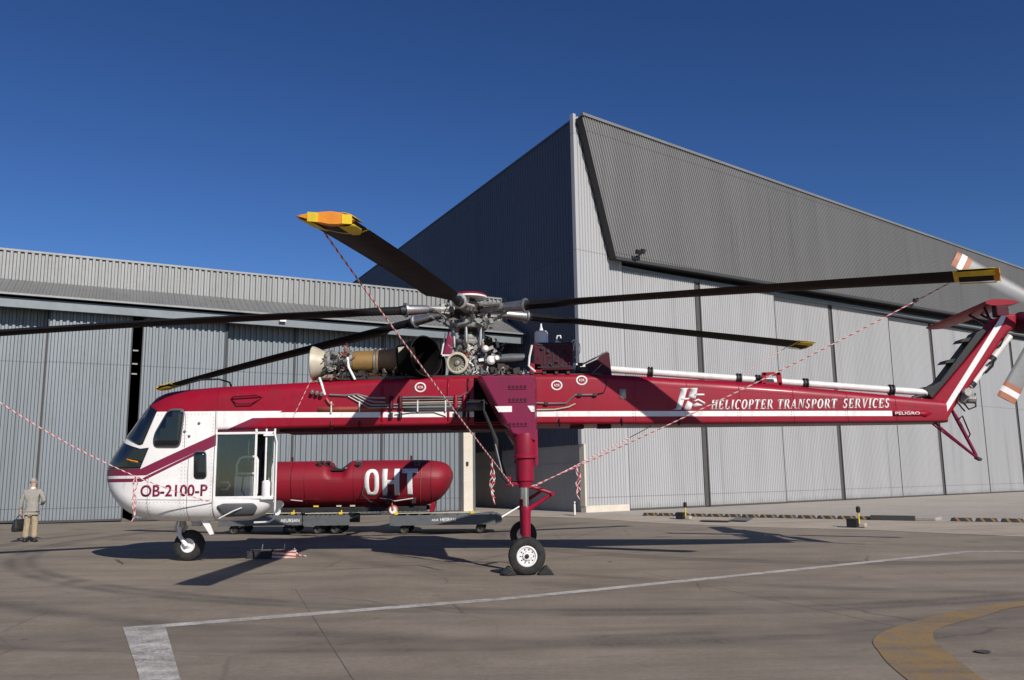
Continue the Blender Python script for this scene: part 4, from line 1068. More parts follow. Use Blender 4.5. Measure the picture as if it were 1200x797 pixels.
for ey, near in ((-0.62, True), (0.62, False)):
    ez = 4.36
    ax = (1, 0, 0)
    mb = MB(); mb.lathe([(0, .33), (0, .375), (.02, .388), (.05, .38), (.16, .32), (.30, .25)], (-4.42, ey, ez - .02), ax, 28); intake = mb.build('engine_intake', M['cream'], H)
    mb = MB(); mb.lathe([(-.03, .02), (0, .1), (.05, .29)], (-4.44, ey, ez - .02), ax, 20, True); mb.build('intake_cone', M['soot_shade'], intake)
    mb = MB(); mb.lathe([(0, .22), (.12, .25), (.14, .27), (.2, .27), (.22, .24), (.5, .23), (.52, .27), (.56, .27), (.58, .23), (.68, .23)], (-4.18, ey, ez), ax, 24); comp = mb.build('compressor_casing', M['alloy'], H)
    mb = MB(); mb.lathe([(0, .225), (.02, .245), (.5, .25), (.52, .28), (.56, .28), (.58, .24)], (-3.52, ey, ez), ax, 28); mb.build('combustor_casing', M['brass'], H)
    mb = MB(); mb.lathe([(-.06, .28), (0, .28), (.0, .262), (.04, .262)], (-2.98, ey, ez), ax, 28); mb.build('casing_flange', M['steel'], H)
    mb = MB(); mb.lathe([(0, .25), (.1, .27), (.3, .29), (.42, .33), (.46, .35), (.5, .33), (.8, .34)], (-2.96, ey, ez), ax, 26); mb.build('turbine_casing', M['burnt'], H)
    # exhaust bends outward and aft
    sgn = -1 if near else 1
    pts = []
    for k in range(9):
        t = k / 8; a = R(46) * t
        pts.append(Vector((-2.50 + .86 * math.sin(a), ey + sgn * .86 * (1 - math.cos(a)), ez + .07 * t)))
    rs = [.33 + .12 * (k / 8) for k in range(9)]
    mb = MB(); mb.tube(pts, rs, 28, caps=False); 
    ex = mb.build('exhaust_duct', M['soot_shade'], H, fix=False)
    sm = ex.modifiers.new('wall', 'SOLIDIFY'); sm.thickness = .02; sm.offset = -1
    dirv = (pts[-1] - pts[-2]).normalized()
    mb = MB(); mb.lathe([(-.01, .452), (0, .460), (.008, .460), (.008, .445), (-.01, .44)], pts[-1], dirv, 30, caps=False); mb.build('exhaust_lip', M['dark_metal'], ex)
    # accessories under and round the compressor
    yy = ey + sgn * .02
    clutter('engine_accessory', 'alloy', -3.88, yy + sgn * .22, ez - .05, .24, .06, .22, 16, .024, comp, .45)
    clutter('engine_accessory', 'black', -3.86, yy + sgn * .22, ez - .08, .3, .06, .26, 34, .024, comp, .45)
    clutter('wiring_loom', 'cream', -3.88, yy + sgn * .26, ez - .05, .24, .03, .2, 8, .014, comp, .1)
    clutter('fuel_line', 'copper', -3.64, yy + sgn * .24, ez - .02, .08, .04, .28, 9, .02, comp, .1)
    clutter('fuel_line', 'steel', -3.85, yy + sgn * .25, ez + .02, .28, .04, .22, 12, .016, comp, .05)
    clutter('engine_accessory', 'dark_metal', -3.1, yy + sgn * .2, ez - .29, .55, .06, .06, 22, .03, comp, .4)
    clutter('fuel_line', 'copper', -4.05, yy + sgn * .2, ez - .42, .26, .06, .05, 8, .018, comp, .0)
    clutter('fuel_line', 'steel', -2.7, yy + sgn * .2, ez - .3, .4, .05, .06, 8, .014, comp, .0)
    if near:
        mb = MB(); mb.tube([(-3.60, -.90, 4.42), (-3.56, -.95, 4.2), (-3.42, -.93, 3.93)], .028, 8); mb.build('engine_stay', M['white_tube'], H)
        mb = MB(); mb.tube([(-4.2, -.9, 3.98), (-4.14, -.98, 3.86), (-4.05, -.99, 3.6)], .028, 8); mb.build('engine_stay', M['white_tube'], H)
        clutter('burner_fitting', 'cream', -2.42, ey - .27, ez + .12, .06, .03, .1, 6, .03, comp, .7)
    mb = MB(); mb.box((-3.3, ey, 3.96), (1.9, .5, .05)); mb.box((-3.9, ey, 4.03), (.06, .4, .2)); mb.box((-2.6, ey, 4.03), (.06, .4, .2)); mb.build('engine_mount', M['dark_metal'], H, smooth=0)
# hydraulic fittings on the flank under the intake
for k in range(3):
    mb = MB(); mb.lathe([(0, .03), (.02, .045), (.1, .045), (.12, .03)], flank(-4.32 + .1 * k, 3.68 - .02 * k, .02), (0.2, -1, -.4), 10); mb.build('line_fitting', M['steel'], H)
mb = MB(); mb.tube([flank(-4.02, 3.52, .03), flank(-3.95, 3.42, .03), flank(-3.85, 3.36, .03)], .03, 6); mb.build('hose', M['copper'], H)

# ---- main gearbox, mast, swashplate, rotor head
hx, hz = -1.0, 5.60
mb = MB(); mb.lathe([(0, .42), (.1, .46), (.28, .46), (.32, .42), (.5, .40), (.55, .34), (.8, .27), (.86, .30), (.9, .30), (.95, .24), (1.05, .2)], (hx, 0, 3.98), (0, 0, 1), 26); gb = mb.build('main_gearbox', M['alloy'], H)
for k in range(14):
    a = k / 14 * 6.28318; mb = MB(); mb.tube([(hx + .47 * math.cos(a), .47 * math.sin(a), 4.05), (hx + .36 * math.cos(a), .36 * math.sin(a), 4.55)], .022, 6); mb.build('gearbox_rib', M['alloy'], gb)
# cooling fan facing the camera
mb = MB(); mb.lathe([(0, .2), (.02, .235), (.12, .245), (.14, .22), (.14, .19), (.04, .18)], (hx - .22, -.55, 4.30), (0, -1, 0), 30, caps=False); fan = mb.build('fan_shroud', M['cream'], H)
mb = MB()
for k in range(16):
    a = k / 16 * 6.28318; c = Vector((hx - .22, -.62, 4.30)); d = Vector((math.cos(a), 0, math.sin(a))); e = Vector((-d.z, .5, d.x)) * .03
    mb.add([c + d * .07 - e, c + d * .07 + e, c + d * .18 + e * 1.3, c + d * .18 - e * 1.3], [(0, 1, 2, 3)])
mb.lathe([(0, .07), (.06, .06), (.08, .02)], (hx - .22, -.60, 4.30), (0, -1, 0), 14); mb.lathe([(0, .2), (.01, .2)], (hx - .22, -.56, 4.30), (0, -1, 0), 24)
mb.build('fan', M['fan_green'], fan, smooth=30)
clutter('gearbox_fitting', 'alloy', hx + .12, -.45, 4.35, .5, .1, .3, 30, .034, gb, .55)
clutter('gearbox_fitting', 'dark_metal', hx + .1, -.45, 4.45, .55, .1, .42, 34, .03, gb, .4)
clutter('gearbox_fitting', 'white_tube', hx + .25, -.5, 4.25, .3, .06, .25, 9, .026, gb, .3)
clutter('oil_line', 'steel', hx + .05, -.5, 4.45, .45, .08, .4, 20, .018, gb, .0)
clutter('oil_line', 'copper', hx + .1, -.52, 4.52, .28, .06, .28, 10, .018, gb, .0)
clutter('oil_line', 'black', hx + .4, -.42, 4.4, .4, .1, .4, 22, .026, gb, .2)
for dx, dz, r in ((.5, 4.36, .1), (.38, 4.62, .075), (.62, 4.40, .07)):
    mb = MB(); mb.lathe([(0, r * .6), (.02, r), (.12, r), (.16, r * .6)], (hx + dx, -.5, dz), (0.3, -1, 0), 12); mb.build('pump', M['white_tube'], gb)
mb = MB(); mb.box((hx + .36, -.3, 4.25), (.16, .3, .5)); mb.box((hx + .36, -.3, 4.62), (.3, .3, .1)); mb.build('servo_block', M['grey_metal'], gb, smooth=0, bevel=.02)
mb = MB(); mb.hull([(hx - .54, -.62, 4.50), (hx - .34, -.62, 4.48), (hx - .32, -.60, 4.86), (hx - .42, -.60, 5.04)], [(hx - .54, -.4, 4.50), (hx - .34, -.4, 4.48), (hx - .32, -.4, 4.86), (hx - .42, -.4, 5.04)]); mb.build('oil_tank', M['maroon'], gb, smooth=0, bevel=.03)
mb = MB(); mb.box((hx - .52, -.63, 4.74), (.03, .02, .5), Matrix.Rotation(R(10), 3, 'Y')); mb.box((hx - .43, -.63, 4.48), (.24, .02, .04)); mb.build('tank_strap', M['white_tube'], gb, smooth=0)
mb = MB(); mb.lathe([(0, .15), (.6, .13)], (hx, 0, 4.95), (0, 0, 1), 18); mb.build('mast', M['steel'], H)
mb = MB(); mb.lathe([(0, .2), (.0, .42), (.05, .45), (.09, .45), (.09, .3), (.16, .2)], (hx, 0, 5.16), (0, 0, 1), 30); swash = mb.build('swashplate', M['alloy'], H)
mb = MB(); mb.lathe([(0, .24), (.1, .22), (.1, .18)], (hx, 0, 5.04), (0, 0, 1), 24); mb.build('lower_swashplate', M['dark_metal'], swash)
for a in (-150, -95, -40, 30, 100, 170):
    c, s_ = math.cos(R(a)), math.sin(R(a)); mb = MB(); mb.lathe([(0, .03), (.25, .045), (.42, .03), (.5, .03)], (hx + .36 * c, .36 * s_, 4.72), (0.05 * c, 0.05 * s_, 1), 8); mb.build('servo_actuator', M['steel'], swash)
mb = MB(); mb.lathe([(-.16, .2), (-.14, .34), (-.08, .40), (-.06, .40), (.06, .40), (.08, .40), (.14, .3), (.2, .2)], (hx, 0, hz), (0, 0, 1), 30); hub = mb.build('rotor_hub', M['dark_metal'], H)
mb = MB(); mb.lathe([(0, .36), (.02, .40), (.06, .40)], (hx + .03, 0, hz + .27), (0, 0, 1), 36); hatr = mb.build('hub_cap_rim', M['white'], H)
mb = MB(); mb.lathe([(0, .405), (.02, .41), (.05, .37), (.075, .22), (.085, .02)], (hx + .03, 0, hz + .335), (0, 0, 1), 36); mb.build('hub_cap', M['red'], H)
mb = MB(); mb.lathe([(0, .2), (.2, .16)], (hx, 0, hz + .1), (0, 0, 1), 16); mb.build('cap_stand', M['dark_metal'], H)
clutter('hub_fitting', 'alloy', hx, 0, hz - .02, .46, .46, .13, 46, .03, hub, .5)
clutter('hub_fitting', 'dark_metal', hx, 0, hz + .02, .5, .5, .16, 46, .032, hub, .5)
clutter('hub_fitting', 'alloy', hx, -.1, hz - .3, .55, .5, .1, 40, .028, swash, .4)

# ---- main rotor blades: angle (0 = aft, 90 = towards the camera), droop in metres at the tip
ROTOR_R = 10.6
SPEC = [(30.7, 0.62, 0.0), (94.4, 1.08, 0.02), (154, 1.28, 0.0), (210, 1.10, 0.0), (270, 0.8, 0.0), (332, 0.20, 0.0)]
def blade(theta, droop, _):
    d = Vector((math.cos(R(theta)), -math.sin(R(theta)), 0)); t = Vector((math.sin(R(theta)), math.cos(R(theta)), 0)); up = Vector((0, 0, 1))
    O = Vector((hx, 0, hz))
    def ctr(r):
        u = max(0, r - .6) / (ROTOR_R - .6); return O + d * r - up * droop * (0.82 * u + 0.18 * u * u)
    def sec(r, chord, thick, k=1.0):
        u = r / ROTOR_R; tw = R(7 - 13 * u); ce = t * math.cos(tw) + up * math.sin(tw); cn = up * math.cos(tw) - t * math.sin(tw); out = []; n = 18
        for i in range(n):
            an = i / n * 6.28318; q = (1 - math.cos(an)) / 2
            prof = math.sin(an) * (2.97 * math.sqrt(max(q, 0)) - 1.26 * q - 3.516 * q * q + 2.843 * q ** 3 - 1.036 * q ** 4) / .6 if q > 0 else 0
            out.append(ctr(r) + ce * (.25 - q) * chord * k + cn * thick * k * .5 * (abs(prof) if math.sin(an) > 0 else -abs(prof)))
        return out
    def rnd(r, rad):
        return [ctr(r) + t * rad * math.cos(i / 18 * 6.28318) + up * rad * math.sin(i / 18 * 6.28318) for i in range(18)]
    rs = [1.62, 1.95, 2.3, 2.5, 2.65, 2.8] + list(np.linspace(3.6, 10.05, 12))
    def ch(r): return .17 if r < 2.2 else (.17 + (.64 - .17) * min(1, max(0, r - 2.3) / .45))
    def th(r): return .125 if r < 2.2 else .125 - .045 * min(1, (r - 2.2) / .8)
    b = MB().loft([sec(r, ch(r), th(r)) for r in rs] + [sec(10.58, .64, .075), sec(10.6, .60, .05)]).build('rotor_blade', M['blade'], H, smooth=40)
    # padded tip cover: black sleeve, yellow bands across and along it, orange roll round the end
    def surf_pt(r, q, side, off):
        u = r / ROTOR_R; tw = R(7 - 13 * u); ce = t * math.cos(tw) + up * math.sin(tw); cn = up * math.cos(tw) - t * math.sin(tw)
        p = (2.97 * math.sqrt(max(q, 0)) - 1.26 * q - 3.516 * q * q + 2.843 * q ** 3 - 1.036 * q ** 4) / .6
        return ctr(r) + ce * (.25 - q) * .645 + cn * side * (abs(p) * .041 + off)
    MB().loft([sec(9.98, .64, .080, 1.01), sec(10.05, .64, .080, 1.02)]).build('tip_band', M['yellow'], b, smooth=40)
    MB().loft([sec(10.05, .64, .080, 1.006), sec(10.62, .64, .080, 1.006)]).build('tip_sleeve', M['blade'], b, smooth=40)
    for q0, q1 in ((.02, .26), (.70, .97)):
        for side in (-1, 1):
            vs = [surf_pt(r, q, side, .012) for r in (10.05, 10.25, 10.45, 10.60) for q in np.linspace(q0 + (.10 if r < 10.2 and q0 < .1 else 0), q1, 7)]
            mb = MB(); mb.add(vs, [(i * 7 + k, i * 7 + k + 1, i * 7 + k + 8, i * 7 + k + 7) for i in range(3) for k in range(6)])
            o = mb.build('tip_strap', M['yellow'], b, smooth=60); so_ = o.modifiers.new('thickness', 'SOLIDIFY'); so_.thickness = .006; so_.offset = 0
    for r0, r1, mt, k in ((10.56, 10.655, 'orange', 1.0),):
        MB().loft([sec(r0, .63, .075, k), sec(r0 + .02, .65, .10, k), sec(r1 - .015, .65, .10, k), sec(r1, .63, .08, k)]).build('tip_roll', M[mt], b, smooth=40)
    for q0, q1 in ((.03, .2), (.60, .78)):
        vs = [ctr(10.66) + (t * math.cos(R(-6)) + up * math.sin(R(-6))) * (.25 - q) * .65 + up * sgn_ * hgt for sgn_, hgt in ((-1, .052), (1, .052)) for q in (q0, q1)]
        mb = MB(); mb.add(vs, [(0, 1, 3, 2)]); o = mb.build('tip_strap', M['yellow'], b, smooth=0); so_ = o.modifiers.new('thickness', 'SOLIDIFY'); so_.thickness = .008; so_.offset = 0
    # cuff, damper, horn and pitch link
    mb = MB(); mb.lathe([(0, .085), (.05, .10), (.5, .125), (.52, .165), (.56, .165), (.57, .11)], ctr(.98), ctr(1.5) - ctr(1.0), 18); c = mb.build('blade_cuff', M['steel'], H)
    mb = MB(); mb.loft([rnd(1.54, .12), rnd(1.66, .10)]); mb.build('cuff_ring', M['black'], c)
    mb = MB(); mb.tube([ctr(.35), ctr(1.0)], [.12, .085], 12); mb.box(ctr(.62), (.16, .16, .22), Matrix.Rotation(R(-theta), 3, 'Z')); mb.build('hinge_arm', M['alloy'], c)
    h = ctr(.9) + t * .24 - up * .05
    mb = MB(); mb.tube([ctr(1.0), h], [.05, .035], 8); mb.build('pitch_horn', M['alloy'], c)
    mb = MB(); mb.tube([h, O + d * .42 + t * .12 - up * .36], .022, 8); mb.build('pitch_link', M['steel'], c)
    mb = MB(); mb.tube([ctr(.45) - t * .2 + up * .06, ctr(.95) - t * .14 + up * .05], [.045, .03], 8); mb.build('lag_damper', M['alloy'], c)
    return ctr
CTR = {s[0]: blade(*s) for s in SPEC}

# ---- deck aft of the rotor: oil cooler box, canister, auxiliary unit
mb = MB(); mb.box((0.9, -.35, 4.40), (0.86, 0.9, 0.62)); cooler = mb.build('cooler_box', M['dark_red'], H, smooth=0, bevel=.02)
mb = MB()
for k in range(5): mb.box((.70 + .1 * k, -.805, 4.42), (.03, .015, .40))
mb.box((.9, -.805, 4.66), (.7, .015, .03)); mb.box((.9, -.805, 4.16), (.7, .015, .03)); mb.build('cooler_grille', M['black'], cooler, smooth=0)
clutter('cooler_fitting', 'black', .9, -.81, 4.42, .36, .015, .24, 12, .016, cooler, .5)
mb = MB(); mb.lathe([(0, .13), (.02, .15), (.27, .15), (.31, .12), (.32, .05), (.42, .02), (.48, .02)], (.66, -.4, 4.72), (0, 0, 1), 20); mb.build('expansion_tank', M['white'], H)
mb = MB(); mb.tube([(1.0, -.4, 4.7), (1.0, -.4, 4.84), (1.02, -.4, 4.92), (1.09, -.4, 4.92), (1.1, -.4, 4.86)], .018, 8); mb.lathe([(0, .07), (.08, .07)], (1.02, -.4, 4.7), (0, 0, 1), 12); mb.build('vent_pipe', M['white_tube'], H)
for r, dx in ((.14, 1.38), (.12, 1.43)):
    mb = MB(); mb.tube([(dx + r * .6 * math.cos(a), -.7, 4.58 + r * 1.4 * math.sin(a)) for a in np.linspace(-1.6, 3.4, 12)], .012, 6); mb.build('cable_loop', M['white_tube'], H)
mb = MB(); mb.tube([(.44, -.75, 4.66), (.38, -.78, 4.4), (.36, -.78, 4.2), (.5, -.8, 4.06)], .025, 6); mb.build('cooler_stay', M['white_tube'], H)
mb = MB(); mb.prism([(.38, 4.04), (.66, 4.04), (.62, 4.22), (.40, 4.26)], -.8, -.76); mb.build('gusset', M['red'], H, smooth=0)
mb = MB(); mb.lathe([(0, .06), (.05, .1), (.4, .11), (.7, .09), (.72, .04)], (-.4, -.2, 4.44), (1, 0, 0.03), 16); mb.build('auxiliary_unit', M['grey_metal'], H)
clutter('deck_fitting', 'dark_metal', -.1, -.5, 4.1, .4, .2, .1, 20, .03, H, .5)
clutter('deck_fitting', 'alloy', .0, -.7, 4.05, .6, .1, .05, 16, .025, H, .5)
clutter('deck_fitting', 'dark_metal', 1.5, -.4, 4.12, .2, .3, .12, 18, .03, H, .5)
mb = MB(); mb.lathe([(0, .06), (.1, .05), (.25, .08), (.3, .08)], (1.34, -.5, 3.98), (0, 0, 1), 12); mb.build('shaft_support', M['white_tube'], H)
for y in (-.55, .2):
    mb = MB(); mb.prism([(1.62, 3.98), (2.2, 3.98), (2.16, 4.50), (2.0, 4.50), (1.9, 4.36), (1.62, 4.24)], y, y + .03); mb.build('guard_plate', M['dark_red'], H, smooth=0)
mb = MB(); mb.tube([(1.55, -.55, 4.24), (2.12, -.55, 4.52)], .02, 6); mb.tube([(1.75, -.56, 4.02), (1.98, -.57, 4.24)], .012, 6); mb.build('guard_stay', M['steel'], H)
mb = MB(); mb.box((-.75, -.55, 3.99), (5.4, .5, .05)); mb.build('deck_plate', M['dark_metal'], H, smooth=0)
mb = MB()
for x in np.arange(-.6, 1.4, .26): mb.box((x, -.84, 4.03), (.07, .06, .06))
mb.build('deck_latch', M['dark_metal'], H, smooth=0)

# ---- main landing gear on its outriggers
for sgn in (-1, 1):
    s = sgn
    yo = 2.9
    root = [(-.78, s * .90, 3.90), (.52, s * .90, 3.90), (.52, s * .90, 2.98), (-.30, s * .90, 2.95)]
    mid = [(-.70, s * 2.35, 3.80), (.44, s * 2.35, 3.80), (.44, s * 2.35, 2.55), (-.02, s * 2.35, 2.68)]
    tip = [(-.625, s * yo, 3.745), (.42, s * yo, 3.735), (.43, s * yo, 2.46), (-.02, s * yo, 2.62)]
    mb = MB(); mb.loft([root, mid, tip]); pl_ = mb.build('gear_outrigger', M['maroon'], H, smooth=0, bevel=.025)
    f = s * (yo + .004)
    for x0, x1 in ((-.345, -.02), (.28, .415)):
        mb = MB(); mb.add([(x0, f, 3.145), (x1, f, 3.145), (x1, f, 3.03), (x0 + .07, f, 3.03)], [(0, 1, 2, 3)]); mb.build('white_flash', M['white'], pl_, smooth=0)
    mb = MB()
    for zz, w_ in ((3.52, 5), (3.27, 5), (2.80, 5)):
        for k in range(w_): mb.box((-.06 + .075 * k, s * (yo + .004), zz), (.05, .012, .045), Matrix.Rotation(R(25), 3, 'Y'))
        mb.box((.09, s * (yo + .003), zz - .05), (.36, .012, .014))
    mb.build('louvre', M['dark_red'], pl_, smooth=0)
    mb = MB()
    for k in range(18): mb.box((.40, s * (yo + .002), 2.55 + k * .065), (.014, .01, .014)); mb.box((-.58 + k * .03, s * (yo + .002), 3.66 - k * .057), (.014, .01, .014))
    mb.build('bolt', M['maroon'], pl_, smooth=0)
    sx, sy = .22, s * 2.72
    mb = MB(); mb.lathe([(0, .205), (.04, .215), (.40, .205), (.42, .225), (.47, .225), (.49, .18), (.9, .165), (.92, .14), (1.0, .125), (1.03, .125)][::1], (sx, sy, 2.62), (0.0, 0, -1), 22); st = mb.build('oleo_strut', M['crimson'], H)
    mb = MB(); mb.lathe([(0, .055), (.42, .055)], (sx, sy, 1.62), (0, 0, -1), 16); mb.build('piston', M['chrome'], st)
    mb = MB(); mb.lathe([(0, .09), (.04, .1), (.1, .095), (.72, .08), (.84, .09), (.9, .06)], (sx + .0, sy, 1.24), (0, 0, -1), 16); fk = mb.build('lower_leg', M['crimson'], H)
    mb = MB(); mb.tube([(sx, sy, .37), (sx, s * 3.04, .37)], .06, 10); mb.build('axle', M['dark_metal'], fk)
    mb = MB(); mb.tube([(sx + .08, sy, 1.62), (sx + .52, sy, 1.47)], [.045, .03], 8); mb.tube([(sx + .52, sy, 1.47), (sx + .06, sy, 1.18)], [.03, .05], 8); mb.lathe([(-.07, .04), (.07, .04)], (sx + .52, sy, 1.47), (0, 1, 0), 10); mb.build('torque_link', M['crimson'], H)
    mb = MB(); mb.box((sx - .16, sy, 1.66), (.42, .1, .07)); mb.box((sx - .32, sy, 1.74), (.1, .12, .12)); mb.build('tow_lug', M['crimson'], st, smooth=0, bevel=.02)
    mb = MB(); mb.tube([(-.56, s * 2.7, 3.06), (-.42, s * 2.8, 2.72), (-.34, s * 2.8, 2.5), (-.33, s * 2.8, 2.2), (-.2, s * 2.8, 1.78), (-.1, s * 2.75, 1.66)], [.03, .035, .05, .035, .03, .02], 8); mb.build('brake_hose', M['black'], st)
    mb = MB(); mb.tube([(-.35, s * 2.84, 2.42), (-.22, s * 2.84, 1.86)], .014, 6); mb.build('hose_clip', M['steel'], st)
    mb = MB(); mb.box((.44, s * 2.72, 2.35), (.06, .12, .7)); mb.build('strut_bracket', M['crimson'], st, smooth=0, bevel=.01)
    # wheel: tyre with shoulders and groove, white rim with holes
    wc = Vector((sx, s * 3.06, .345))
    mb = MB(); mb.lathe([(-.115, .175), (-.135, .22), (-.14, .275), (-.115, .325), (-.07, .343), (-.05, .345), (-.045, .336), (-.035, .336), (-.03, .346), (.03, .346), (.035, .336), (.045, .336), (.05, .345), (.07, .343), (.115, .325), (.14, .275), (.135, .22), (.115, .175)], wc, (0, s, 0), 44, caps=False)
    w_ = mb.build('wheel', M['rubber'], H)
    mb = MB(); mb.lathe([(-.1, .17), (.1, .178), (.125, .19), (.13, .165), (.105, .15), (.10, .10), (.115, .075), (.13, .07), (.135, .03)], wc, (0, s, 0), 32); rim = mb.build('rim', M['white'], w_)
    mb = MB()
    for k in range(10):
        a = k / 10 * 6.28318; mb.lathe([(.09, .014), (.108, .014)], wc + Vector((.124 * math.cos(a), 0, .124 * math.sin(a))), (0, s, 0), 8)
    mb.lathe([(.12, .045), (.15, .04), (.155, .0)], wc, (0, s, 0), 12); mb.build('rim_hole', M['black'], w_)
    mb = MB()
    for k in range(9):
        a = (k + .5) / 9 * 6.28318; mb.lathe([(.1, .010), (.124, .008)], wc + Vector((.085 * math.cos(a), 0, .085 * math.sin(a))), (0, s, 0), 6)
    mb.build('wheel_nut', M['dark_metal'], w_)
# ---- nose gear
zg = gz(-7.2, 0); wc = Vector((-7.20, 0, .335 + zg))
mb = MB(); mb.lathe([(-.10, .15), (-.125, .2), (-.125, .26), (-.095, .315), (-.05, .333), (.05, .333), (.095, .315), (.125, .26), (.125, .2), (.10, .15)], wc, (0, -1, 0), 40, caps=False); w_ = mb.build('wheel', M['rubber'], H)
mb = MB(); mb.lathe([(-.1, .14), (.09, .152), (.105, .155), (.108, .138), (.075, .12), (.065, .07), (.1, .05), (.12, .02)], wc, (0, -1, 0), 28); mb.lathe([(-.112, .13), (-.09, .155)], wc, (0, -1, 0), 24); mb.build('rim', M['white'], w_)
for dy in (-.17, .17):
    mb = MB(); mb.tube([(-7.40, dy * .6, .80), (-7.36, dy, .62), (-7.20, dy, .335 + zg)], [.05, .045, .045], 8); mb.build('nose_fork', M['white'], H)
mb = MB(); mb.lathe([(0, .075), (.35, .07), (.36, .05), (.5, .05)], (-7.36, 0, 1.12), (-.05, 0, -1), 14); mb.build('nose_strut', M['steel'], H)
mb = MB(); mb.tube([(-7.30, -.1, .95), (-7.22, -.14, .8), (-7.30, -.12, .7)], .02, 6); mb.tube([(-7.46, -.06, .95), (-7.5, -.08, .78), (-7.42, -.06, .66)], .02, 6); mb.build('nose_link', M['steel'], H)
# ------------------------------------------------------------------ ropes
def rope_material():
    m = new_mat('candy_striped_rope', (0.6, 0.1, 0.12), 0.8)
    nt = m.node_tree
    s = nt.nodes.new('ShaderNodeSeparateXYZ'); nt.links.new(coords(m, 'UV'), s.inputs[0])
    u, v = N(nt, s.outputs[0]), N(nt, s.outputs[1])
    f = (u * 7.5 + v).frac().gt(0.45)
    set_color(m, mix(nt, f, (0.50, 0.03, 0.05), (0.62, 0.55, 0.52)))
    return m
M['rope'] = rope_material()
def rope(p0, p1, sag, r, label, knots=(), tassel=None):
    p0, p1 = Vector(p0), Vector(p1)
    o = empty('tie_down_rope', p1, label, 'rope', 'striped tie-down ropes')
    pts = [p0.lerp(p1, k / 24) - Vector((0, 0, sag * 4 * (k / 24) * (1 - k / 24))) - p1 for k in range(25)]
    mb = MB(); mb.tube(pts, r, 6); mb.build('line', M['rope'], o, fix=False)
    rg = random.Random(hash(label) % 1000 + 3)
    if tassel:
        q0, ln = tassel; q = pts[int(q0 * 24)]
        for k in range(3):
            tl = [q + Vector((rg.uniform(-.05, .05), rg.uniform(-.03, .03), -ln * j / 6 * (1 - .14 * k))) for j in range(7)]; tl[0] = q
            mb = MB(); mb.tube(tl, r * .9, 6); mb.build('loose_end', M['rope'], o, fix=False)
    return o
HUBW = Vector((hx, YC, hz))
def tip(th, r, dz=-.06): return CTR[th](r) + Vector((0, YC, 0)) + Vector((0, 0, dz))
rope(tip(94.4, 9.62, .0) + Vector((-.46, 0, .02)), (-.02, YC - 2.95, 1.62), .05, .012, 'striped rope hanging from the near blade\'s yellow tip down to the landing gear', tassel=(.86, .78))
rope(tip(30.7, 9.9), (.30, YC - 2.9, 1.60), .10, .011, 'striped rope stretched from the right blade\'s yellow tip across the tail boom', tassel=(.885, .62))
rope(tip(332, 10.0), (.42, YC - 2.5, 1.62), .10, .009, 'faint striped rope from the short back right blade tip to the wheel strut')
rope(tip(154, 10.5), (-6.35, YC - 1.13, 1.36), .36, .010, 'striped rope crossing the white nose from the left edge of the picture', tassel=(.715, .92))
rope(tip(210, 9.9), (-4.6, YC - 1.06, 3.02), .1, .009, 'thin pale rope from the far left blade tip to the red flank') if False else None
o = rope((-4.32, YC - 1.06, 3.98), (-4.72, YC - 1.06, 3.1), .0, .007, 'thin striped cord lying down the red flank below the engine intake')

# ------------------------------------------------------------------ wheel chocks, striped chock pile
def chock(loc, rz, label):
    o = empty('wheel_chock', loc, label, 'chock', 'wheel chocks', rz)
    mb = MB(); mb.prism([(-.15, 0), (.15, 0), (.13, .05), (.03, .155), (-.02, .16), (-.10, .08)], -.13, .13); mb.build('wedge', M['black'], o, smooth=0, bevel=.012)
    mb = MB(); mb.tube([(-.1, -.15, .05), (.0, -.2, .02), (.08, -.15, .05)], .012, 6); mb.build('cord', M['black'], o)
    mb = MB(); mb.box((0.02, -.132, .05), (.2, .006, .012)); mb.build('tread_bar', M['dark_metal'], o, smooth=0)
chock((-.13, YC - 3.06, 0.0), 0.0, 'black wedge chock at the left of the near main wheel')
chock((.57, YC - 3.06, 0.0), math.pi, 'black wedge chock at the right of the near main wheel')
def bundle_mat():
    m = worn('faded_striped_paint', (0.62, 0.42, 0.36), (0.3, 0.2, 0.17), 0.5, 0.8, scale=9)
    nt = m.node_tree; x, y, z = xyz(m)
    c = bsdf(m).inputs['Base Color'].links[0].from_socket
    set_color(m, mix(nt, (z * 13.0 + x * 1.2).frac().gt(0.6), c, (0.22, 0.05, 0.045)))
    return m
M['bundle'] = bundle_mat()
for k, (x, y, rz, mt, lab) in enumerate(((-5.78, YC + .62, .05, 'black', 'pair of dark tied-up wheel blocks on the apron behind the nose wheel'), (-5.30, YC + .72, .22, 'bundle', 'pink and white striped wheel blocks tied in a pair on the apron'))):
    o = empty('wheel_block_pair', (x, y, gz(x, y)), lab, 'wheel blocks', 'tied wheel blocks', rz)
    for q, dy in enumerate((-.14, .16)):
        mb = MB(); mb.hull([(-.28, dy - .1, 0), (-.28, dy + .1, 0), (-.28, dy + .05, .15), (-.28, dy - .05, .15)], [(.28, dy - .1, 0), (.28, dy + .1, 0), (.28, dy + .05, .15), (.28, dy - .05, .15)])
        mb.build('block', M[mt], o, smooth=0, bevel=.012)
    mb = MB(); mb.tube([(-.2, -.2, .12), (-.2, 0, .19), (-.2, .2, .12)], .014, 6); mb.tube([(.24, -.2, .12), (.24, 0, .19), (.24, .2, .12), (.34, .1, .03), (.5, -.02, .015)], .014, 6); mb.build('cord', M['rope'] if mt == 'bundle' else M['grey_metal'], o)
    mb = MB(); mb.tube([(.0, 0.02, .15), (.02, .02, .3)], .012, 6); mb.build('handle', M['steel'], o)

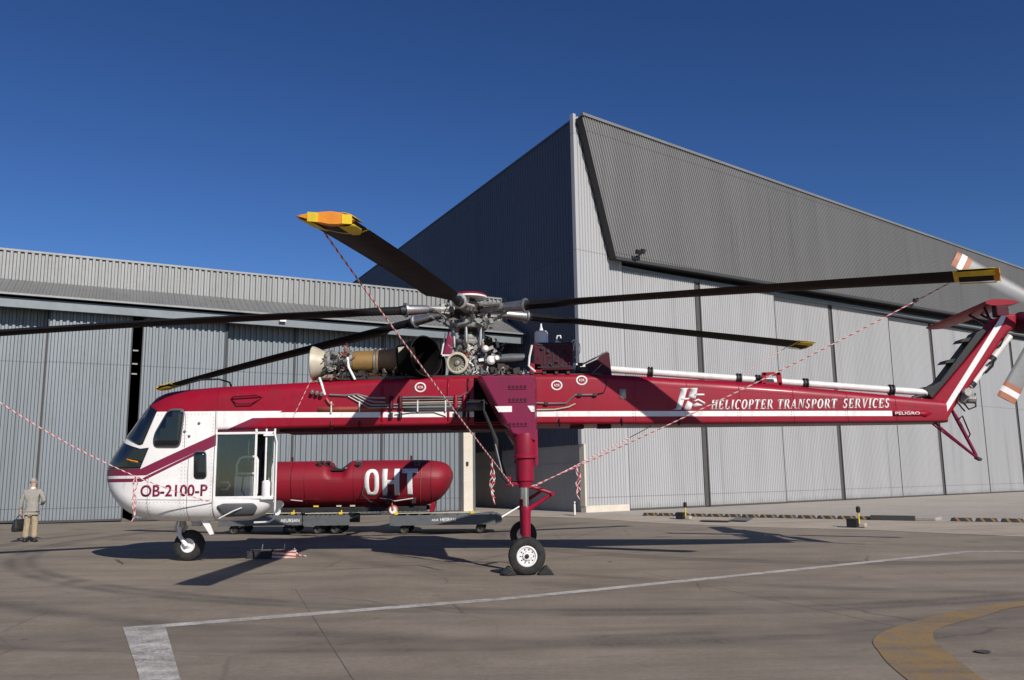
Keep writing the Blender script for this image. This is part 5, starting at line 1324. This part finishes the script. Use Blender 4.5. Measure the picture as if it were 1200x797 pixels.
# ------------------------------------------------------------------ fire tank and its dollies
TY = 29.2
M['tank_red'] = worn('tank_red_paint', (0.24, 0.003, 0.015), (0.07, 0.012, 0.014), 0.55, 0.55, scale=1.6)
tank = empty('fire_tank', (0, TY, -0.03), 'red belly tank lettered in white, resting on low grey dollies', 'tank')
tb = Body([(-8.75, 2.0, 1.5, .30, .3, .2, .3, .2), (-8.6, 2.35, 1.15, .72, .6, .4, .6, .4), (-8.3, 2.46, .98, .95, .75, .62, .8, .75), (-6.45, 2.46, .94, 1.0, .75, .62, .85, .9), (-6.22, 2.45, .94, 1.0, .75, .6, .85, .9), (-6.02, 2.13, .94, 1.0, .6, .4, .85, .9),
           (-5.62, 2.13, .94, 1.0, .6, .4, .85, .9), (-5.42, 2.45, .94, 1.0, .75, .6, .85, .9), (-5.2, 2.46, .94, 1.0, .75, .62, .85, .9), (-3.1, 2.45, .94, 1.0, .75, .62, .85, .9), (-2.9, 2.44, .97, .99, .75, .62, .85, .9),
           (-2.55, 2.41, 1.12, .93, .75, .6, .8, .75), (-2.3, 2.33, 1.36, .8, .7, .5, .7, .55), (-2.14, 2.18, 1.62, .55, .5, .3, .5, .3), (-2.07, 2.04, 1.80, .25, .25, .12, .25, .12)])
xs = list(np.linspace(-8.75, -8.3, 7)) + list(np.linspace(-7.9, -6.5, 6)) + list(np.linspace(-6.4, -5.2, 17)) + list(np.linspace(-4.9, -3.1, 6)) + list(np.linspace(-2.95, -2.07, 14))
MB().loft([tb.sec(x, 10) for x in xs]).build('tank_shell', M['tank_red'], tank, smooth=50)
def tdecal(name, x0, z0, w, h, polys, mat, eps=.006):
    vs, fs = [], []
    for p in polys: o = len(vs); vs += [(x0 + a * w, z0 + b * h) for a, b in p]; fs.append(tuple(range(o, len(vs))))
    return decal(name, vs, fs, tb.near, M[mat], tank, eps, (0.1, 0.06), .003)
ring = []
for k in range(28):
    t0, t1 = k / 28 * 6.28318, (k + 1) / 28 * 6.28318; f = lambda t, a, b: (.5 + a * math.copysign(abs(math.cos(t)) ** .75, math.cos(t)), .5 + b * math.copysign(abs(math.sin(t)) ** .75, math.sin(t)))
    ring.append([f(t0, .5, .5), f(t1, .5, .5), f(t1, .19, .37), f(t0, .19, .37)])
tdecal('lettering', -4.88, 1.30, .48, .86, ring, 'white')
tdecal('lettering', -4.30, 1.30, .56, .86, [[(0, 0), (.3, 0), (.3, 1), (0, 1)], [(.7, 0), (1, 0), (1, 1), (.7, 1)], [(.3, .42), (.7, .42), (.7, .58), (.3, .58)]], 'white')
tdecal('lettering', -3.66, 1.30, .52, .86, [[(.34, 0), (.66, 0), (.66, .83), (.34, .83)], [(0, .83), (1, .83), (1, 1), (0, 1)]], 'white')
decal('rear_seam', [(-3.12, 1.0), (-3.09, 1.0), (-2.99, 2.3), (-3.02, 2.3)], [(0, 1, 2, 3)], tb.near, M['copper'], tank, .012, (.3, .06), .006)
decal('rear_seam', [(-7.3, 1.0), (-7.28, 1.0), (-7.28, 2.4), (-7.3, 2.4)], [(0, 1, 2, 3)], tb.near, M['dark_red'], tank, .006, (.3, .06), .004)
for x in (-6.85, -5.25, -4.95, -2.72):
    decal('weld_seam', [(x, 1.0), (x + .02, 1.0), (x + .02, 2.38), (x, 2.38)], [(0, 1, 2, 3)], tb.near, M['tank_red'], tank, .008, (.3, .05), .006)
for x0, x1 in ((-7.2, -6.4), (-5.2, -3.2)):
    decal('side_seam', [(x0, 1.20), (x1, 1.20), (x1, 1.218), (x0, 1.218)], [(0, 1, 2, 3)], tb.near, M['tank_red'], tank, .008, (.3, .05), .006)
mb = MB(); mb.box((-5.82, -.5, 2.16), (.42, .5, .06)); mb.tube([(-6.2, -.6, 2.42), (-6.0, -.7, 2.25), (-5.7, -.7, 2.15), (-5.4, -.65, 2.38)], .03, 6); mb.build('hatch_ring', M['black'], tank, smooth=30)
mb = MB()
for _ in range(9): mb.box((-6.3 + rng.uniform(-.25, .2), -.72 + rng.uniform(-.1, .1), 2.36 + rng.uniform(-.08, .06)), (.12, .08, .08))
mb.build('hatch_fitting', M['dark_metal'], tank, smooth=0, bevel=.01)
for x in (-5.08, -3.18):
    mb = MB(); mb.box((x, -.88, 2.33), (.18, .06, .22), Matrix.Rotation(R(35), 3, 'X')); l = mb.build('lifting_lug', M['grey_metal'], tank, smooth=0, bevel=.01)
    mb = MB(); mb.lathe([(0, .04), (.02, .04)], (x, -.925, 2.32), (0, -1, .5), 10); mb.build('lug_eye', M['black'], l)
for x in (-8.35 + .9, -3.45, -8.0): 
    mb = MB(); mb.box((x, -.2, 2.52), (.06, .06, .16)); mb.build('post', M['dark_red'], tank, smooth=0)
mb = MB(); mb.tube([(-4.4, -.86, 1.22), (-4.05, -.92, 1.18), (-3.9, -.94, 1.12), (-3.3, -.9, 1.2)], .016, 6); mb.tube([(-7.3, -.86, 1.2), (-6.9, -.92, 1.16)], .014, 6); mb.build('drain_line', M['white_tube'], tank)
mb = MB(); mb.box((-4.05, -.93, 1.3), (.16, .08, .2)); mb.box((-4.12, -.94, 1.1), (.12, .1, .16)); mb.box((-3.28, -.85, 1.12), (.14, .1, .18)); mb.build('drain_valve', M['black'], tank, smooth=0, bevel=.015)
for x, z in ((-7.6, 1.9), (-6.7, 1.75), (-4.95 - .35, 1.95)):
    pass
mb = MB(); mb.tube([(-4.9, -.98, 1.6), (-4.95, -1.02, 1.35), (-4.7, -.96, 1.12), (-4.4, -.88, 1.02)], .022, 8); mb.build('fill_hose', M['black'], tank)
mb = MB(); mb.box((-5.5, -.55, .86), (5.2, .3, .16)); mb.box((-5.5, .55, .86), (5.2, .3, .16)); mb.build('skid_rail', M['black'], tank, smooth=0, bevel=.02)
for x in (-6.5, -5.75, -5.3):
    mb = MB(); mb.box((x, -.72, .98), (.16, .06, .05)); mb.build('placard', M['yellow'] if x < -6 else M['cream'], tank, smooth=0)
for x in (-7.72, -3.95):
    c = Vector((x, -.86, .83)); mb = MB(); mb.lathe([(-.05, .08), (-.06, .12), (-.03, .165), (.03, .165), (.06, .12), (.05, .08)], c, (0, -1, 0), 20); w_ = mb.build('caster_wheel', M['copper'] if x > -5 else M['rubber'], tank)
    mb = MB(); mb.lathe([(-.06, .11), (.06, .12), (.065, .05), (.05, .01)], c, (0, -1, 0), 16); mb.build('rim', M['white'], w_)
    mb = MB(); mb.tube([c + Vector((0, -.09, 0)), c + Vector((-.03, -.07, .2)), c + Vector((-.05, .1, .3))], .03, 8); mb.build('caster_fork', M['copper'], tank)
mb = MB(); mb.hull([(-2.78, -.35, 1.05), (-2.62, -.35, 1.05), (-2.72, -.35, .72), (-2.82, -.35, .72)], [(-2.78, .35, 1.05), (-2.62, .35, 1.05), (-2.72, .35, .72), (-2.82, .35, .72)]); mb.build('rear_foot', M['red'], tank, smooth=0, bevel=.02)

def dolly(x0, x1, label, words, wx, drawbar):
    o = empty('cargo_dolly', ((x0 + x1) / 2, TY, gz((x0 + x1) / 2, TY)), label, 'dolly', 'low dollies under the tank')
    L = (x1 - x0) / 2; zt = .62
    for s in (-1, 1):
        mb = MB(); mb.box((0, s * .95, zt - .18), (2 * L, .06, .32)); b = mb.build('side_beam', M['grey_metal'], o, smooth=0, bevel=.008)
        if s < 0 and words:
            for tx, w_, wz, hh in words:
                vs, fs = text_tris(tx, 1.0, .01); mb = MB(); f2 = fit(vs, wx, wz, w_, hh); mb.add([(x, -.985, z) for x, z in f2], fs); mb.build('lettering', M['white'], b, smooth=0, fix=False); wx += w_ + .06
        mb = MB()
        for k in range(5): mb.box((-L + .2 + k * (2 * L - .4) / 4, s * .99, zt - .32), (.2, .03, .04))
        mb.build('beam_gusset', M['grey_metal'], b, smooth=0)
    mb = MB(); mb.box((0, 0, zt - .12), (2 * L - .04, 1.84, .06)); mb.build('deck', M['grey_metal'], o, smooth=0)
    for k in range(9):
        x = -L + .15 + k * (2 * L - .3) / 8; mb = MB(); mb.lathe([(-.85, .035), (.85, .035)], (x, 0, zt - .02), (0, 1, 0), 8); mb.build('roller', M['steel'], o)
    mb = MB(); mb.box((0, -.9, zt + .05), (2 * L - .1, .03, .025)); mb.build('guide_rail', M['cream'], o, smooth=0)
    for x in (-L + .45, L - .5):
        for y in (-.75, .75):
            c = Vector((x, y, .15)); mb = MB(); mb.lathe([(-.08, .08), (-.09, .13), (-.06, .15), (.06, .15), (.09, .13), (.08, .08)], c, (0, -1, 0), 18); w_ = mb.build('wheel', M['rubber'], o)
            mb = MB(); mb.lathe([(-.085, .075), (.085, .08), (.06, .03)], c, (0, -1, 0), 14); mb.build('rim', M['grey_metal'], w_)
        mb = MB(); mb.box((x, 0, .17), (.08, 1.4, .06)); mb.box((x, 0, .32), (.3, .5, .2)); mb.build('axle', M['black'], o, smooth=0)
    for x in ((-L + .2, L - .75) if drawbar else (L - .3,)):
        mb = MB(); mb.box((x, -.93, zt + .04), (.12, .08, .08)); mb.box((x + .03, -.93, zt + .10), (.04, .06, .08)); mb.build('stop_latch', M['yellow'], o, smooth=0, bevel=.015)
    if drawbar:
        mb = MB(); mb.tube([(L, -.3, .42), (L + .15, -.2, .45), (L + 1.05, .05, .95)], [.03, .03, .025], 8); mb.build('drawbar', M['white_tube'], o)
        mb = MB(); mb.prism([(L, .28), (L, .60), (L + .2, .5), (L + .2, .34)], -.8, .8); mb.build('end_plate', M['grey_metal'], o, smooth=0, bevel=.01)
    return o
dolly(-9.6, -6.9, 'low grey dolly under the tank\'s front, behind the cockpit', [('AEURSAN', .62, .38, .11)], .66, False)
dolly(-6.86, -5.35, 'short dark dolly in the middle under the red tank', None, 0, False)
dolly(-4.05, -.62, 'long grey dolly at the tank\'s rear with a raised white drawbar', [('AEUR', .22, .41, .07), ('HESBAN', .5, .40, .11)], -.35, True)

# ------------------------------------------------------------------ person with bag, seen from behind
def skin(name, joints, edges, mats, parent=None, sub=2, root=0):
    me = bpy.data.meshes.new(name); me.from_pydata([j[0] for j in joints], edges, [])
    for m in (mats if isinstance(mats, list) else [mats]): me.materials.append(m)
    o = bpy.data.objects.new(name, me); C.objects.link(o); o.parent = parent
    sk = o.modifiers.new('skin', 'SKIN'); sk.use_smooth_shade = True
    lay = me.skin_vertices[0] if me.skin_vertices else None
    if lay is None:
        bm = bmesh.new(); bm.from_mesh(me); bm.verts.layers.skin.verify(); bm.to_mesh(me); bm.free(); lay = me.skin_vertices[0]
    for i, j in enumerate(joints):
        r = j[1]; lay.data[i].radius = r if isinstance(r, tuple) else (r, r); lay.data[i].use_root = (i == root)
    sb = o.modifiers.new('smooth', 'SUBSURF'); sb.levels = sub; sb.render_levels = sub
    return o
M['skin'] = worn('skin', (0.50, 0.30, 0.22), (0.4, 0.2, 0.15), .3, .6, scale=8)
M['jacket'] = worn('grey_jacket_cloth', (0.30, 0.285, 0.25), (0.19, 0.175, 0.15), .5, .9, scale=7)
for k in ():
    pass
M['trousers'] = worn('khaki_cloth', (0.36, 0.285, 0.185), (0.24, 0.19, 0.12), .5, .9, scale=6)
for k in ('jacket', 'trousers'): bump(M[k], noise(M[k], 9, 4, 0.6, stretch=(1, 1, .6)), .9, .05)
M['hair'] = worn('grey_hair', (0.33, 0.30, 0.28), (0.2, 0.18, 0.17), .5, .8, scale=20)
M['leather'] = worn('black_leather', (0.02, 0.02, 0.02), (0.05, 0.045, 0.04), .5, .5, scale=6)
px, py = -14.0, 25.2
man = empty('person', (px, py, gz(px, py)), 'man in a grey jacket and khaki trousers seen from behind by the hangar door', 'person', rz=R(12))
man.scale = (1.04, 1.04, 1.04)
# x right, y away; he faces away and a little to the left
body = skin('body', [((0, 0, .93), (.15, .11)), ((0, .01, 1.15), (.15, .11)), ((0, 0, 1.36), (.17, .11)), ((0, -.01, 1.45), (.07, .07)), ((0, .0, 1.53), (.055, .055)), ((-.005, .015, 1.59), (.085, .095)), ((-.01, .02, 1.68), (.09, .105)), ((-.01, .01, 1.75), (.065, .075)),
    ((-.20, 0, 1.38), (.055, .055)), ((-.27, -.01, 1.12), (.042, .042)), ((-.30, .03, .88), (.03, .03)), ((-.30, .05, .80), (.035, .022)),
    ((.20, 0, 1.38), (.055, .055)), ((.30, -.02, 1.13), (.042, .042)), ((.20, .17, 1.02), (.03, .03)), ((.13, .21, 1.03), (.032, .022)),
    ((-.09, 0, .88), (.085, .09)), ((-.105, .02, .50), (.06, .065)), ((-.12, -.01, .09), (.04, .045)), ((.09, 0, .88), (.085, .09)), ((.105, .01, .50), (.06, .065)), ((.12, -.02, .09), (.04, .045)),
    ((-.335, .06, .745), (.010, .010)), ((-.315, .065, .725), (.010, .010)), ((-.295, .065, .722), (.010, .010)), ((-.278, .06, .735), (.009, .009)), ((-.275, .085, .79), (.011, .011)),
    ((.075, .225, 1.03), (.01, .01)), ((.07, .225, 1.05), (.01, .01)), ((.075, .22, 1.07), (.01, .01))],
    [(0, 1), (1, 2), (2, 3), (3, 4), (4, 5), (5, 6), (6, 7), (2, 8), (8, 9), (9, 10), (10, 11), (2, 12), (12, 13), (13, 14), (14, 15), (0, 16), (16, 17), (17, 18), (0, 19), (19, 20), (20, 21), (11, 22), (11, 23), (11, 24), (11, 25), (10, 26), (15, 27), (15, 28), (15, 29)], M['skin'], man)
skin('jacket', [((0, 0, .92), (.185, .145)), ((0, .01, 1.12), (.17, .135)), ((0, 0, 1.32), (.195, .13)), ((0, -.01, 1.43), (.10, .085)),
    ((-.20, 0, 1.39), (.078, .075)), ((-.275, -.01, 1.13), (.062, .062)), ((-.305, .03, .90), (.05, .05)), ((.20, 0, 1.39), (.078, .075)), ((.31, -.02, 1.13), (.062, .062)), ((.20, .17, 1.03), (.05, .05)), ((0, 0, .84), (.19, .15))],
    [(0, 1), (1, 2), (2, 3), (2, 4), (4, 5), (5, 6), (2, 7), (7, 8), (8, 9), (0, 10)], M['jacket'], man)
skin('trousers', [((0, 0, .86), (.14, .105)), ((-.085, 0, .78), (.098, .10)), ((-.10, .015, .48), (.085, .09)), ((-.115, -.01, .10), (.078, .085)), ((.085, 0, .78), (.098, .10)), ((.10, .005, .48), (.085, .09)), ((.115, -.02, .10), (.078, .085))],
    [(0, 1), (1, 2), (2, 3), (0, 4), (4, 5), (5, 6)], M['trousers'], man)
for x, y in ((-.125, -.02), (.125, -.03)): skin('shoe', [((x, y - .02, .045), (.045, .04)), ((x * 1.05, y + .1, .04), (.05, .038)), ((x * 1.1, y + .2, .03), (.042, .025))], [(0, 1), (1, 2)], M['leather'], man)
skin('hair', [((-.012, -.025, 1.60), (.088, .07)), ((-.012, -.014, 1.69), (.098, .100)), ((-.012, .0, 1.765), (.072, .085))], [(0, 1), (1, 2)], M['hair'], man)
mb = MB(); mb.lathe([(0, .075), (.05, .068)], (0, -.005, 1.455), (0, 0.05, 1), 16); mb.build('collar', M['white'], man)
mb = MB()
for s in (-1, 1): mb.lathe([(-.012, .02), (0, .034), (.012, .02)], (-.01 + s * .088, .015, 1.645), (s, 0, 0), 10)
mb.build('ear', M['skin'], man)
mb = MB(); mb.lathe([(0, .02), (.03, .008)], (-.012, .115, 1.65), (0, 1, -.2), 8); mb.build('nose', M['skin'], man)
bagp = Matrix.Rotation(R(12), 3, 'Z') @ Vector((-.33, .06, 0))
bag = empty('shoulder_bag', (px + bagp.x, py + bagp.y, gz(px, py)), 'black bag carried low in the man\'s left hand', 'bag', rz=R(12 + 65))
mb = MB(); mb.loft([[(-.19, -.08, .30), (.19, -.08, .30), (.19, .08, .30), (-.19, .08, .30)], [(-.20, -.09, .42), (.20, -.09, .42), (.20, .09, .42), (-.20, .09, .42)], [(-.17, -.05, .66), (.17, -.05, .66), (.17, .05, .66), (-.17, .05, .66)]]); mb.build('bag_body', M['leather'], bag, smooth=0, bevel=.03)
mb = MB(); mb.tube([(-.12, 0, .64), (-.08, 0, .73), (0, 0, .76), (.08, 0, .73), (.12, 0, .64)], .014, 6); mb.build('handle', M['leather'], bag)
mb = MB(); mb.box((0, -.098, .45), (.3, .02, .16)); mb.build('pocket', M['leather'], bag, smooth=0, bevel=.01)

# ------------------------------------------------------------------ kerb blocks, marker posts, covers
def kerb_material():
    m = worn('black_kerb_rubber', (0.03, 0.028, 0.026), (0.12, 0.1, 0.08), .5, .8, scale=5)
    nt = m.node_tree; x, y, z = xyz(m)
    c = bsdf(m).inputs['Base Color'].links[0].from_socket
    f = (x * 3.1 + z * 2.6 + 0.3).frac().lt(0.3) * noise(m, 6, 4).gt(0.36)
    set_color(m, mix(nt, f, c, (0.27, 0.165, 0.07)))
    return m
M['kerb'] = kerb_material()
kz = math.atan2(KD.y, KD.x)
first = None; places = []
s = 0.0
ORD = ['first', 'second', 'third', 'fourth', 'fifth', 'sixth', 'seventh', 'eighth', 'ninth', 'tenth', 'eleventh', 'twelfth', 'thirteenth']
for k in range(13): places.append((s, '%s block from the left in the black and yellow kerb row' % ORD[k])); s += .745
for k, s in enumerate((12.02, 12.78, 13.54, 14.3, 15.06)):
    places.append((s, ('first', 'second', 'third', 'fourth', 'fifth')[k] + ' block right of the pale slab in the kerb row'))
for s, lab in places:
    p = KA + KD * (s + .34)
    o = empty('kerb_block', (p.x, p.y, .11), lab, 'kerb block', 'black and yellow kerb blocks', rz=kz)
    if first is None:
        mb = MB(); mb.hull([(-.34, -.10, 0), (-.34, .10, 0), (-.30, .06, .12), (-.30, -.06, .12)], [(.34, -.10, 0), (.34, .10, 0), (.30, .06, .12), (.30, -.06, .12)])
        b0 = mb.build('block_body', M['kerb'], o, smooth=0, bevel=.012)
        mb = MB()
        for x in (-.2, .2): mb.lathe([(0, .03), (.012, .028)], (x, 0, .118), (0, 0, 1), 8)
        b1 = mb.build('anchor_bolt', M['iron'], o); first = o
    else:
        for b in (b0, b1): c = b.copy(); C.objects.link(c); c.parent = o
def marker(x, y, z, label):
    o = empty('marker_post', (x, y, z), label, 'marker post', 'little marker posts', rz=kz)
    mb = MB(); mb.box((-.14, 0, .13), (.34, .3, .26)); mb.build('base', M['black'], o, smooth=0, bevel=.015)
    mb = MB(); mb.tube([(.06, -.02, 0.1), (.06, -.02, .48)], .028, 8); mb.build('post', M['yellow'], o)
    mb = MB(); mb.lathe([(0, .06), (.02, .07), (.16, .07), (.2, .04)], (.06, -.02, .46), (0, 0, 1), 12); mb.build('lamp', M['black'], o)
    mb = MB(); mb.box((.16, .02, .06), (.2, .24, .12)); mb.build('side_block', M['cream'], o, smooth=0, bevel=.015)
marker(6.75, 34.6, .08, 'small black and yellow marker post by the far end of the kerb row')
marker(11.2, 28.5, .05, 'small black and yellow marker post nearer the pale slab')
# slab between the kerb blocks, with its dark front block
p = KA + KD * 10.6
o = empty('concrete_slab', (p.x, p.y, .11), 'pale flat slab with a dark front edge lying in the kerb row', 'slab', rz=kz)
mb = MB(); mb.box((-.1, .25, .06), (2.2, .9, .12)); mb.build('slab_top', M['pale_concrete'], o, smooth=0, bevel=.02)
mb = MB(); mb.box((-.40, -.24, .09), (1.5, .08, .17)); mb.build('dark_edge', M['iron'], o, smooth=0, bevel=.01)
mb = MB(); mb.lathe([(0, .08), (.015, .08)], (-.3, .3, .12), (0, 0, 1), 10); mb.lathe([(0, .08), (.015, .08)], (.1, .3, .12), (0, 0, 1), 10); mb.build('lifting_eye', M['black'], o)
def plate(name, pts, z, mat, label, cat):
    c = Vector((sum(a for a, b in pts) / len(pts), sum(b for a, b in pts) / len(pts), z)); mb = MB()
    a = [(x - c.x, y - c.y, 0) for x, y in pts]; b = [(x - c.x, y - c.y, .03) for x, y in pts]; mb.hull(a, b)
    o = mb.build(name, mat, None, smooth=0, bevel=.008); o.location = c; tag(o, label, cat); return o
plate('drain_grate', [(7.0, 33.0), (7.9, 32.2), (8.1, 32.5), (7.2, 33.3)], .07, M['iron'], 'dark iron drain grate on the ramp near the marker post', 'drain grate')
plate('cover_plate', [(8.0, 32.6), (8.55, 32.1), (9.6, 34.6), (9.0, 35.0)], .09, M['grey_metal'], 'flat grey steel cover plate running up to the kerb row', 'cover plate')
mb = MB(); mb.lathe([(0, .07), (.010, .075), (.012, .055), (.008, .05)], (0, 0, 0), (0, 0, 1), 22); o = mb.build('ground_socket', M['iron'], None); o.location = (4.62, 8.85, .006); tag(o, 'small round iron socket in the apron inside the yellow bend', 'ground socket')
# standpipe by the tall hangar's corner
sp = gr_ = Vector((2.72, 39.2, .11))
o = empty('standpipe', sp, 'short white standpipe against the dark wall at the tall hangar corner', 'standpipe')
mb = MB(); mb.tube([(0, 0, 0), (0, 0, .58)], .045, 10); mb.build('pipe', M['white'], o)
mb = MB(); mb.box((.1, 0, .35), (.09, .1, .42)); mb.box((0, 0, .5), (.18, .08, .06)); mb.build('valve', M['black'], o, smooth=0, bevel=.01)
